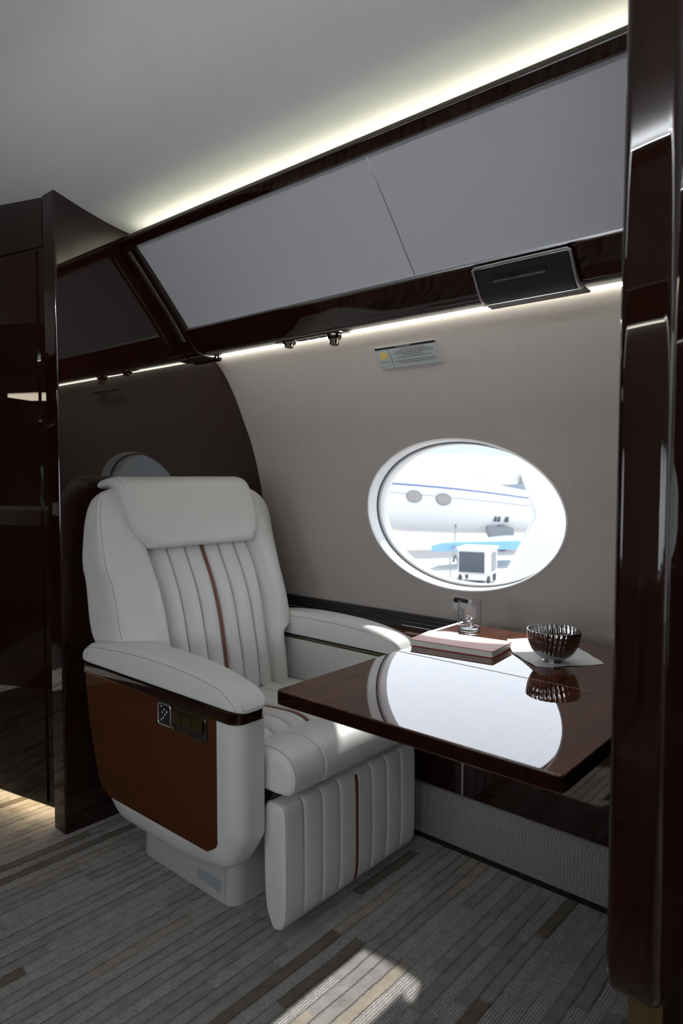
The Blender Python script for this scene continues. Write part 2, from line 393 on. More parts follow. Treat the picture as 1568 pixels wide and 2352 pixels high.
# ------------------------------------------------------------------ the shell of the cabin
YB = 2.01                                    # glossy bulkhead behind the seat
HULL = [(.0, 1.87), (.30, 1.868), (.60, 1.859), (.75, 1.855), (.90, 1.848), (1.00, 1.838), (1.066, 1.825), (1.16, 1.802), (1.25, 1.772), (1.325, 1.737), (1.41, 1.697), (1.482, 1.653), (1.515, 1.625), (1.56, 1.578), (1.60, 1.54)]
def HX(z): return sinterp(z, HULL)
WZ, WA, WB = .997, .352, .234               # window centre height and half axes
def hull_wall(bm, sx, wins, y0, y1, z0=.0, z1=1.60):
    """sx maps the profile x to world x; cells with an oval hole at every window"""
    hw, hz = .43, .33
    def g(yy0, yy1, zz0, zz1, ny, nz):
        rows = [[bm.verts.new((sx(HX(zz0+(zz1-zz0)*j/nz)), yy0+(yy1-yy0)*i/ny, zz0+(zz1-zz0)*j/nz)) for i in range(ny+1)] for j in range(nz+1)]
        for a, c in zip(rows, rows[1:]):
            for i in range(ny): bm.faces.new([a[i], a[i+1], c[i+1], c[i]])
    za, zb = WZ-hz, WZ+hz
    g(y0, y1, z0, za, 30, 14); g(y0, y1, zb, z1, 30, 16)
    cuts = [y0]
    for w in sorted(wins): cuts += [w-hw, w+hw]
    cuts.append(y1)
    for i in range(0, len(cuts), 2):
        if cuts[i+1]-cuts[i] > 1e-4: g(cuts[i], cuts[i+1], za, zb, 6, 20)
    for w in wins:
        N_ = 40; per = []
        for k in range(N_): per.append((w-hw+2*hw*k/N_, za))
        for k in range(N_): per.append((w+hw, za+2*hz*k/N_))
        for k in range(N_): per.append((w+hw-2*hw*k/N_, zb))
        for k in range(N_): per.append((w-hw, zb-2*hz*k/N_))
        rows = []
        for t in range(11):
            s = t/10; r = []
            for (y, z) in per:
                th = math.atan2((z-WZ)/WB, (y-w)/WA)
                ey, ez = w+WA*math.cos(th), WZ+WB*math.sin(th)
                yy, zz = ey+(y-ey)*s, ez+(z-ez)*s
                r.append(bm.verts.new((sx(HX(zz)), yy, zz)))
            rows.append(r)
        n = len(per)
        for a, c in zip(rows, rows[1:]):
            for i in range(n): bm.faces.new([a[i], a[(i+1) % n], c[(i+1) % n], c[i]])
bm = BM(); hull_wall(bm, lambda x: x, [-1.0, 1.125], -3.4, 2.35)
wr = struct('wall_right', bm, M['fabric'])
bm = BM(); hull_wall(bm, lambda x: 2*CX-x, [-1.49, -.63, .235, 1.28], -3.4, 2.35)
wlft = struct('wall_left', bm, M['fabric'])

def window(idx, sx, w, sgn):
    def ring(prof, name, mat, parent):
        bm = BM(); secs = []; n = 128
        for k in range(n):
            th = 2*PI*k/n; s = []
            for dx, ins in prof:
                y = w+(WA-ins)*math.cos(th); z = WZ+(WB-ins)*math.sin(th)
                zz = WZ+WB*math.sin(th)
                s.append(Vector((sx(HX(zz)+dx), y, z)))
            secs.append(s)
        secs.append(secs[0]); loft(bm, secs, False, False)
        return build(name, bm, mat, parent)
    root = bpy.data.objects.new('window_%d' % idx, None); COL.objects.link(root); root['kind'] = 'structure'
    root.location = (sx(1.86), w, WZ); ORG[root] = Vector(root.location)
    ring([(.004, -.005), (-.003, -.004), (-.004, .000), (.002, .003), (.020, .003), (.038, .005)], 'window_frame', M['reveal'], root)
    ring([(.038, .005), (.043, .009), (.047, .007)], 'window_seal', M['seal'], root)
    ring([(.047, .007), (.052, .012), (.062, .013), (.092, .012)], 'inner_ring', M['reveal'], root)
    bm = BM(); n = 96; k2 = 8; rows = []
    c = bm.verts.new((sx(HX(WZ)+.070), w, WZ)); prev = None
    for q in range(1, k2+1):
        f = q/k2; r = []
        for k in range(n):
            th = 2*PI*k/n; zz = WZ+(WB-.012)*f*math.sin(th)
            r.append(bm.verts.new((sx(HX(zz)+.070), w+(WA-.012)*f*math.cos(th), zz)))
        if prev is None:
            for k in range(n): bm.faces.new([c, r[k], r[(k+1) % n]])
        else:
            for k in range(n): bm.faces.new([prev[k], r[k], r[(k+1) % n], prev[(k+1) % n]])
        prev = r
    build('pane', bm, M['pane'], root)
window(1, lambda x: x, 1.125, 1)
for i, w in enumerate((-1.49, -.63, .235, 1.28)): window(i+2, lambda x: 2*CX-x, w, -1)
window(6, lambda x: x, -1.0, 1)

# ceiling: a gentle vault that dips behind the locker rails
CEIL = [(0, 2.055), (.20, 2.045), (.46, 1.967), (.56, 1.937), (.66, 1.914), (.74, 1.904), (.80, 1.902)]
bm = BM(); n = 60
def ceil_z(x): return sinterp(abs(x-CX), CEIL)
xs = [CX-.80+1.60*i/n for i in range(n+1)]
secs = [[Vector((x, y, ceil_z(x))) for x in xs] for y in (-3.4, -1, .3, 1.2, 2.01, 3.6, 6.0)]
loft(bm, secs, False, False)
struct('ceiling', bm, M['ceiling'])
# outer skin over the lockers so that no daylight leaks in
for sgn, nm in ((1, 'trim_1'), (-1, 'trim_2')):
    bm = BM(); pr = [(1.20, 2.03), (1.40, 1.98), (1.62, 1.84), (1.80, 1.60), (1.90, 1.30)]
    loft(bm, [[Vector((x if sgn > 0 else 2*CX-x, y, z)) for x, z in pr] for y in (-3.4, 2.35)], False, False)
    struct(nm, bm, M['ivory'])
# floor
bm = BM(); box(bm, -.85, 1.90, -3.4, 6.0, -.05, 0.0); struct('floor', bm, M['carpet'])
# wall behind the camera with an opening in the middle
bm = BM()
box(bm, -.8, -.1, -3.44, -3.38, 0, 2.0); box(bm, 1.2, 1.9, -3.44, -3.38, 0, 2.0); box(bm, -.1, 1.2, -3.44, -3.38, 1.95, 2.1)
struct('wall_back', bm, M['ivory'])
# glossy bulkhead behind the seat, cut to the ceiling and the hull
hullc = [(HX(z)+.03, z) for z in [0, .3, .6, .8, 1.0, 1.2, 1.4, 1.5, 1.6]]
top = [(x, ceil_z(x)+.004) for x in (1.24, 1.20, 1.15, 1.10, 1.05, 1.0)]
pts = [(1.0, 0)]+hullc+[(1.50, 1.75), (1.30, 1.90)]+top
bm = BM(); prism(bm, pts, 1, YB, YB+.075, bev=.006, seg=3, bevsel=lambda e: all(abs(v.co.x-1.0) < 1e-4 for v in e.verts))
wf = struct('wall_front', bm, M['mahogany'])
# foreground partition
bm = BM()
pp = [(.77, .515), (1.92, .515), (1.92, 1.6), (1.5, 1.9), (1.24, 1.985), (.77, 2.05)]
pr_ = rounded(pp, [.045, 0, 0, 0, 0, 0], 7)
loft(bm, [[Vector((x+d*max(0, (1.0-x)/.23), y, z+(d if z < .6 else 0))) for x, z in pr_] for y, d in ((.212, .010), (.2135, .0045), (.2175, .001), (.222, 0), (.260, 0), (.2645, .001), (.2685, .0045), (.270, .010))], True, True)
pt = struct('wall_near', bm, M['mahogany_near'])
bm = BM(); box(bm, .83, 1.9, .222, .262, 0, .535, .004); struct('trim_3', bm, M['bronze'])
bm = BM(); box(bm, .92, 1.02, .150, .214, .0, 2.03, .02, 4); struct('trim_4', bm, M['mahogany_near'])

# side kick covered with ribbed carpet, dark gap at the floor
bm = BM()
kp = rounded([(1.718, .018), (1.718, .135), (1.745, .162), (1.83, .162), (1.83, .018)], [.004, .03, .012, 0, 0])
prism(bm, kp, 1, -3.3, 1.99); struct('baseboard_right', bm, M['kick'])
bm = BM(); box(bm, 1.722, 1.83, -3.3, 1.99, 0, .018); struct('trim_5', bm, M['black_trim'])

# ------------------------------------------------------------------ ledge along the hull
ledge = empty('side_ledge', (1.79, .9, .163), 'dark glossy wood side ledge running along the fabric wall under the window', 'ledge')
bm = BM(); box(bm, 1.747, 1.835, -3.3, 1.99, .163, .602, .002); build('front_panel', bm, M['mahogany_h'], ledge)
bm = BM(); box(bm, 1.7445, 1.748, 1.036, 1.044, .165, .60, .001); o = build('divider_strip', bm, M['chrome'], ledge); o['label'] = 'thin metal joint strip'
bm = BM(); box(bm, 1.7455, 1.85, 1.125, 1.99, .602, .618, .004, 3); box(bm, 1.7455, 1.85, -3.3, .30, .602, .618, .004, 3); build('ledge_top', bm, M['ledge'], ledge)
bm = BM(); prism(bm, rounded([(1.815, .618), (1.838, .664), (1.853, .664), (1.856, .618)], .003, 2), 1, 1.13, 1.99, bev=0)
o = build('back_strip', bm, M['black_matte'], ledge); o['label'] = 'black raised strip with fine ridges'
for k in range(3):
    x = 1.820+k*.006; z = .618+(x-1.815)*2
    bm = BM(); tube(bm, [(x, 1.135, z), (x, 1.985, z)], .0012, 6); build('ridge', bm, M['black_trim'], o)
bm = BM()
for i in range(3):
    box(bm, 1.768+i*.007, 1.771+i*.007, 1.225-.012*(2-i), 1.275, .6181, .6185)
o = build('legend', bm, M['ink_pale'], ledge); o['label'] = 'small pale printed legend'

# ------------------------------------------------------------------ table
table = empty('folding_table', (1.3, .68, .660), 'polished mahogany pull-out table mirroring the oval window', 'table')
bm = BM()
prism(bm, rounded([(.924, .386), (1.327, .386), (1.327, .978), (.924, .978)], [.012, .002, .002, .012]), 2, .666, .695, bev=.006, seg=4)
tl = build('table_leaf', bm, M['table'], table)
bm = BM(); prism(bm, rounded([(.9232, .3852), (1.3265, .3852), (1.3265, .9788), (.9232, .9788)], [.012, .002, .002, .012]), 2, .6672, .6932, bev=.003, seg=3)
build('edge_band', bm, M['mahogany_near'], tl)
bm = BM()
prism(bm, rounded([(1.329, .386), (1.709, .386), (1.709, 1.022), (1.534, 1.022), (1.478, .978), (1.329, .978)], [.002, .002, .002, .01, .01, .002]), 2, .666, .695, bev=.0025, seg=3)
build('table_bed', bm, M['table'], table)
bm = BM(); box(bm, 1.530, 1.712, 1.0235, 1.036, .660, .6965, .002); o = build('edge_trim', bm, M['satin_metal'], table); o['label'] = 'pale metal edge strip'
for y in (.50, .84):
    bm = BM(); box(bm, 1.38, 1.70, y, y+.035, .648, .665, .003); build('support_rail', bm, M['dark_chrome'], table)
bm = BM(); box(bm, 1.700, 1.744, .42, 1.00, .50, .665, .003); build('table_bracket', bm, M['black_trim'], table)

# ------------------------------------------------------------------ overhead locker
loc_y0, loc_y1 = -3.3, 1.93
def locker(mir, label, full):
    sx = (lambda x: 2*CX-x) if mir else (lambda x: x)
    root = empty('overhead_locker', (sx(1.45), .9 if not mir else -.6, 1.545), label, 'overhead locker')
    a, b_ = loc_y0, (1.995 if not mir else 1.98)
    def pr(nm, pts, mat, y0=a, y1=b_, par=root, bev=0):
        bm = BM(); prism(bm, [(sx(x), z) for x, z in pts], 1, y0, y1, bev=bev, seg=2); return build(nm, bm, mat, par)
    # top rail: rounded dark bar
    pr('top_rail', rounded([(1.200, 1.872), (1.196, 1.858), (1.219, 1.840), (1.240, 1.852), (1.226, 1.858), (1.212, 1.879)], .007, 4), M['mahogany_h'])
    # slightly curved door panels, split at a fine joint
    def door(y0, y1):
        prof = [(1.222, 1.8565), (1.262, 1.815), (1.318, 1.752), (1.374, 1.686), (1.4305, 1.6195)]
        inn = [(x+.009, z+.005) for x, z in prof]
        bm = BM(); prism(bm, [(sx(x), z) for x, z in prof+inn[::-1]], 1, y0, y1, bev=.0015, seg=2)
        return build('door_panel', bm, M['binpanel'], root)
    cuts = [b_-.012, 1.004, .07, -.86, -1.79, -2.72] if not mir else [1.97, 1.05, .1, -.85, -1.8, -2.75]
    for y1, y0 in zip(cuts, cuts[1:]): door(y0+.0012, y1-.0012)
    pr('valance', rounded([(1.4245, 1.620), (1.436, 1.612), (1.452, 1.590), (1.472, 1.562), (1.486, 1.548), (1.500, 1.5445), (1.56, 1.552), (1.58, 1.600), (1.46, 1.640)], [.004, .006, .0, .0, .006, .0, .0, .0, .0], 4), M['mahogany_h'])
    bm = BM(); prism(bm, [(sx(x), z) for x, z in [(1.497, 1.5405), (1.566, 1.5475), (1.566, 1.5525), (1.500, 1.5455)]], 1, a, b_-.05, bev=.001)
    o = build('underside_panel', bm, M['valance_fabric'], root); o['label'] = 'taupe underside strip'
    bm = BM(); tube(bm, [(sx(1.4275), a, 1.6175), (sx(1.4275), b_, 1.6175)], .0042, 8); build('highlight_bead', bm, M['satin_metal'], root)  # metal bead sized to stand in for the reflected highlight line here
    # box behind the doors
    bm = BM(); prism(bm, [(sx(x), z) for x, z in [(1.290, 1.800), (1.46, 1.632), (1.58, 1.612), (1.60, 1.78), (1.35, 1.86), (1.290, 1.843)]], 1, a, b_-.002); build('locker_body', bm, M['black_trim'], root)
    return root
lock = locker(False, 'long pale grey overhead locker with glossy dark wood rails above the window', True)
# end frame of the locker next to the bulkhead
fr = []
for (x, z) in catmull([(1.203, 1.872, 0), (1.262, 1.807, 0), (1.330, 1.727, 0), (1.395, 1.650, 0), (1.432, 1.600, 0), (1.462, 1.562, 0), (1.50, 1.542, 0), (1.57, 1.540, 0)], 6)and [(p.x, p.y) for p in catmull([(1.203, 1.872, 0), (1.262, 1.807, 0), (1.330, 1.727, 0), (1.395, 1.650, 0), (1.432, 1.600, 0), (1.462, 1.562, 0), (1.50, 1.542, 0), (1.57, 1.540, 0)], 6)]:
    fr.append((x, z))
def frame_loft(y0, y1, off, th, mat, nm, par, r=.006, i0=0, i1=None):
    bm = BM(); secs = []; F = fr[i0:i1]
    for i, (x, z) in enumerate(F):
        a = Vector(F[max(i-1, 0)]); c = Vector(F[min(i+1, len(F)-1)]); t = (c-a).normalized(); nrm = Vector((-t.y, t.x))*-1
        if nrm.x > 0: nrm = -nrm
        s = []
        for q in rounded([(y0, 0), (y0, off), (y1, off), (y1, 0)], [0, r, r, 0], 4):
            p = Vector((x, z))+nrm*(q[1]-th); s.append(Vector((p.x, q[0], p.y)))
        secs.append(s)
    loft(bm, secs, True, True); return build(nm, bm, mat, par)
ef = frame_loft(1.935, 2.008, .020, .008, M['mahogany_h'], 'end_frame', lock, .009)  # the metal strip below stands in for a reflected highlight on this frame
o = frame_loft(1.958, 1.974, .0225, .008, M['satin_metal'], 'frame_highlight', ef, .002, 3, 27); o['label'] = 'metal strip standing in for the highlight on the frame'
lockm = locker(True, 'pale grey overhead locker on the opposite side of the aisle', False)
# light strips
def strip(nm, pts, mat, y0, y1, label, mir=False):
    sx = (lambda x: 2*CX-x) if mir else (lambda x: x)
    bm = BM(); prism(bm, [(sx(x), z) for x, z in pts], 1, y0, y1); return tag(build(nm, bm, mat), label, 'light')
wash = rounded([(1.5690, 1.5440), (1.5745, 1.5430), (1.5780, 1.5455), (1.5770, 1.551), (1.5690, 1.551)], .0015, 2)
cove = [(1.224, 1.8745), (1.232, 1.8850), (1.240, 1.8800), (1.232, 1.8700)]
cove = [(1.2580, 1.8450), (1.2580, 1.8520), (1.2660, 1.8520), (1.2660, 1.8450)]
cove_fill = [(1.2330, 1.8840), (1.2330, 1.8900), (1.2400, 1.8900), (1.2400, 1.8840)]  # lifted clear of the rail lip so its added light spreads over the ceiling
strip('wash_light', wash, M['led_wash'], -3.3, 1.985, 'thin glowing light strip between locker underside and fabric wall')
strip('cove_light', cove, M['led_cove'], -3.3, 1.93, 'hidden light strip glowing on the ceiling above the locker rail')
strip('wash_light', wash, M['led_wash'], -3.3, 1.98, 'glowing light strip under the locker across the aisle', True)
strip('cove_light', cove_fill, M['led_ceiling_fill'], -3.3, 1.93, 'ceiling light strip raised as fill light above the locker across the aisle', True)

# ------------------------------------------------------------------ service plate with two air nozzles
svc = empty('service_plate', (1.53, 1.44, 1.535), 'dark slim service plate with two round air nozzles under the locker', 'air vent plate')
tilt = (1.5475-1.5405)/(1.566-1.497)
def uz(x): return 1.5405+(x-1.497)*tilt
bm = BM(); P2 = rounded([(1.502, 1.305), (1.552, 1.305), (1.552, 1.60), (1.502, 1.60)], .02, 5)
A = [bm.verts.new((x, y, uz(x)-.0004)) for x, y in P2]; B = [bm.verts.new((x, y, uz(x)-.004)) for x, y in P2]
bm.faces.new(A); bm.faces.new(B[::-1])
for i in range(len(A)): bm.faces.new([A[i], A[(i+1) % len(A)], B[(i+1) % len(A)], B[i]])
build('plate', bm, M['dark_chrome'], svc)
for k, y in enumerate((1.355, 1.545)):
    dn = Vector((-.12, -.05, -1)) if k == 0 else Vector((-.1, 0, -1))
    bm = BM(); c = (1.522, y, uz(1.522)-.002)
    h = 1.0 if k == 0 else .55
    lathe(bm, [(.018, -.002), (.0215, .003*h), (.0225, .008*h), (.020, .015*h), (.0145, .021*h), (.0145, .034*h), (.0125, .0355*h), (.009, .032*h)], c, 32, dn)
    nz = build('air_nozzle', bm, M['dark_chrome'], svc)
    bm = BM(); lathe(bm, [(.0185, -.001), (.0235, 0), (.0235, .002), (.0185, .0025)], c, 32, dn, caps=False); build('nozzle_ring', bm, M['chrome'], nz)
for k in range(3):
    y = 1.40+k*.04
    bm = BM(); box(bm, 1.512, 1.542, y, y+.032, uz(1.527)-.0052, uz(1.527)-.0036, .001); build('button', bm, M['black_matte'], svc)

# ------------------------------------------------------------------ drop-down box unit with chrome frame
unit = empty('ceiling_service_unit', (1.5, .74, 1.55), 'black service unit with chrome rim and slot set in the locker valance', 'service unit')
prof = [(p.x, p.y) for p in catmull([(1.438, 1.610, 0), (1.452, 1.590, 0), (1.467, 1.568, 0), (1.484, 1.549, 0), (1.506, 1.538, 0), (1.532, 1.534, 0)], 5)]
def shell_piece(y0, y1, off0, off1, mat, nm, par, i0=0, i1=None, ybias=0):
    bm = BM(); secs = []; F = prof[i0:i1]
    for i, (x, z) in enumerate(F):
        a = Vector(F[max(i-1, 0)]); c = Vector(F[min(i+1, len(F)-1)]); t = (c-a).normalized(); nrm = Vector((t.y, -t.x))
        if nrm.x > 0: nrm = -nrm
        sh = ybias*i/len(F)
        s = []
        for q in rounded([(y0-sh*0, off0), (y0, off1), (y1, off1), (y1, off0)], [0, .004, .004, 0], 3):
            p = Vector((x, z))+nrm*q[1]; s.append(Vector((p.x, q[0], p.y)))
        secs.append(s)
    loft(bm, secs, True, True); return build(nm, bm, mat, par)
UY0, UY1 = .602, .844
cv = shell_piece(UY0+.008, UY1-.008, -.004, .010, M['black_matte'], 'cover', unit, 1, -7)
o = shell_piece(.665, .800, .0102, .0112, M['black_trim'], 'slot', cv, 4, 8)
o = shell_piece(.668, .797, .0108, .0125, M['chrome'], 'slot_lip', cv, 7, 9)
fp = [(prof[i][0], prof[i][1]) for i in range(len(prof))]
def offp(i, d):
    a = Vector(prof[max(i-1, 0)]); c = Vector(prof[min(i+1, len(prof)-1)]); t = (c-a).normalized(); n = Vector((t.y, -t.x))
    if n.x > 0: n = -n
    p = Vector(prof[i])+n*d; return p
path = []
last = len(prof)-8
for i in range(last, 0, -1): q = offp(i, .010); path.append((q.x, UY1-.003, q.y))
q = offp(0, .010); path.append((q.x+.001, UY1-.010, q.y+.001)); path.append((q.x, UY0+.010, q.y+.001))
for i in range(1, last+1): q = offp(i, .010); path.append((q.x, UY0+.003, q.y))
bm = BM(); tube(bm, path, .0042, 8); build('chrome_rim', bm, M['satin_metal'], unit)
q = offp(last, .008); bm = BM(); tube(bm, [(q.x, UY0+.003, q.y), (q.x, UY1-.003, q.y)], .0022, 8); build('lower_bead', bm, M['chrome'], unit)
shell_piece(UY0-.004, UY1+.002, -.004, .0035, M['valance_fabric'], 'lower_panel', unit, len(prof)-9, None)

# ------------------------------------------------------------------ placard with its writing
plac = empty('placard', (1.65, 1.183, 1.475), 'small silver safety placard with black lettering on the fabric wall', 'placard')
PZ0, PZ1, PY0, PY1 = 1.4465, 1.5035, 1.078, 1.293     # lower / upper, right / left
A_ = Vector((HX(PZ1)-.003, 0, PZ1)); B_ = Vector((HX(PZ0)-.003, 0, PZ0))
dn = (B_-A_); PH = dn.length; dn.normalize(); nrm = Vector((-dn.z, 0, dn.x)); nrm = nrm if nrm.x < 0 else -nrm
PW = PY1-PY0
def PP(u, v, d=0):      # u: 0 left .. PW right, v: 0 top .. PH bottom
    return A_+dn*v+nrm*d+Vector((0, PY1-u, 0))
def plate(poly, d0, d1, nm, mat, par):
    bm = BM(); a = [bm.verts.new(PP(u, v, d0)) for u, v in poly]; c = [bm.verts.new(PP(u, v, d1)) for u, v in poly]
    bm.faces.new(a); bm.faces.new(c[::-1])
    for i in range(len(a)): bm.faces.new([a[i], a[(i+1) % len(a)], c[(i+1) % len(a)], c[i]])
    return build(nm, bm, mat, par, smooth=0)
plate(rounded([(0, 0), (PW, 0), (PW, PH), (0, PH)], .004), -.004, .001, 'backing', M['placard'], plac)
plate(rounded([(0, 0), (PW, 0), (PW, .0075), (0, .0075)], [.003, .003, .0005, .0005]), .001, .0013, 'header_bar', M['ink'], plac)
plate([(.0475, .0075), (.0487, .0075), (.0487, PH), (.0475, PH)], .001, .0013, 'divider', M['ink'], plac)
def lettering(lines, nm, mat, par, d=.0014):
    bm = BM()
    for txt, u, v, size, width in lines:
        cu = bpy.data.curves.new('t', 'FONT'); cu.body = txt; cu.size = size; cu.align_x = 'CENTER'; cu.align_y = 'CENTER'; cu.resolution_u = 2
        ob = bpy.data.objects.new('t', cu); COL.objects.link(ob)
        bpy.context.view_layer.update()
        me = bpy.data.meshes.new_from_object(ob.evaluated_get(bpy.context.evaluated_depsgraph_get()))
        wdt = max(v_.co.x for v_ in me.vertices)-min(v_.co.x for v_ in me.vertices)
        s = width/wdt
        b2 = bmesh.new(); b2.from_mesh(me)
        for q in b2.verts: q.co = PP(u+q.co.x*s, v-q.co.y*min(1.25, s*1.0/s), d)
        join(bm, b2); bpy.data.objects.remove(ob); bpy.data.curves.remove(cu); bpy.data.meshes.remove(me)
    return build(nm, bm, mat, par, smooth=0)
cu_ = (.0487+PW)/2
ln = [('FOR TAXI, TAKEOFF, AND LANDING;', cu_, .0140, .0066, .090), ('SEAT BELT MUST BE FASTENED AND SHOULDER', cu_, .0195, .0066, .122),
      ('HARNESS MUST BE WORN OVER FORWARD SHOULDER', cu_, .0250, .0066, .142), ('DIVAN MUST BE STOWED', cu_-.006, .0305, .0066, .067),
      ('ALL DOORS AND DRAWERS MUST BE CLOSED', cu_, .0380, .0066, .117), ('DIVAN MANUAL OVERRIDE STRAP LOCATED ADJACENT', cu_, .0500, .0066, .143),
      ('TO BOTTOM SEAT CUSHION AT END OF DIVAN →', cu_+.004, .0560, .0066, .128), ('BELOW DIVAN', .0245, .0470, .0062, .036)]
lettering(ln, 'lettering', M['ink'], plac)
lettering([('DIVAN OCCUPANTS', PW*.485, .0039, .0064, .050)], 'header_lettering', M['ink_pale'], plac)
# yellow arch symbol with a buckle figure
arch = [(.014, .038), (.014, .022), (.0155, .0185), (.019, .016), (.0245, .0153), (.030, .016), (.0335, .0185), (.035, .022), (.035, .038), (.029, .038)]
inner = [(.027, .035), (.0295, .032), (.0265, .0295), (.0285, .026), (.0285, .0225), (.0265, .0195), (.0225, .0195), (.0205, .0225), (.0205, .026), (.0225, .0295), (.0195, .032), (.022, .035), (.020, .038)]
plate(arch+inner, .001, .0014, 'yellow_symbol', M['yellow'], plac)

# ------------------------------------------------------------------ chrome shade latch on the wall
lt = empty('shade_latch', (1.845, 1.115, .70), 'small chrome window shade latch on the fabric wall behind the glass', 'latch')
xw = HX(.72)
bm = BM(); prism(bm, rounded([(1.084, .698), (1.146, .698), (1.146, .742), (1.084, .742)], .010), 0, xw-.006, xw+.004, bev=.002); build('bezel', bm, M['satin_metal'], lt)
bm = BM(); prism(bm, rounded([(1.089, .722), (1.141, .722), (1.141, .738), (1.089, .738)], .006), 0, xw-.0075, xw-.004, bev=.001); build('recess', bm, M['black_trim'], lt)
bm = BM(); prism(bm, rounded([(1.089, .702), (1.141, .702), (1.141, .721), (1.089, .721)], .005), 0, xw-.010, xw-.004, bev=.0015); build('slider', bm, M['satin_metal'], lt)
# ------------------------------------------------------------------ armchair
SX = 1.370
seat = empty('cabin_armchair', (SX, 1.5, 0), 'white leather cabin armchair with brown side panel facing the table', 'armchair')
def refl(f, mir): return (lambda x: 2*SX-x) if mir else (lambda x: x)
# pedestal
ped = rounded([(1.10, 1.325), (1.64, 1.325), (1.64, 1.75), (1.10, 1.75)], .045)
def taper(bm, poly, zs, cx, cy, mat=None):
    secs = [[Vector((cx+(x-cx)*s, cy+(y-cy)*s, z)) for x, y in poly] for z, s in zs]; loft(bm, secs, True, True)
bm = BM(); taper(bm, ped, [(0, .985), (.004, 1), (.10, .99), (.20, .97), (.34, .93)], SX, 1.56); pd = build('pedestal', bm, M['plastic'], seat)
bm = BM()
prism(bm, rounded([(1.375, .028), (1.475, .034), (1.475, .062), (1.375, .062)], .006, 3), 0, 1.099, 1.106, bev=.001); o = build('vent_cover', bm, M['placard'], pd); o['label'] = 'small grey rectangular cover'
bm = BM(); tube(bm, [(1.1015, 1.36, .004), (1.103, 1.36, .10), (1.106, 1.36, .17)], .0012, 6); build('seam', bm, M['seam'], pd)
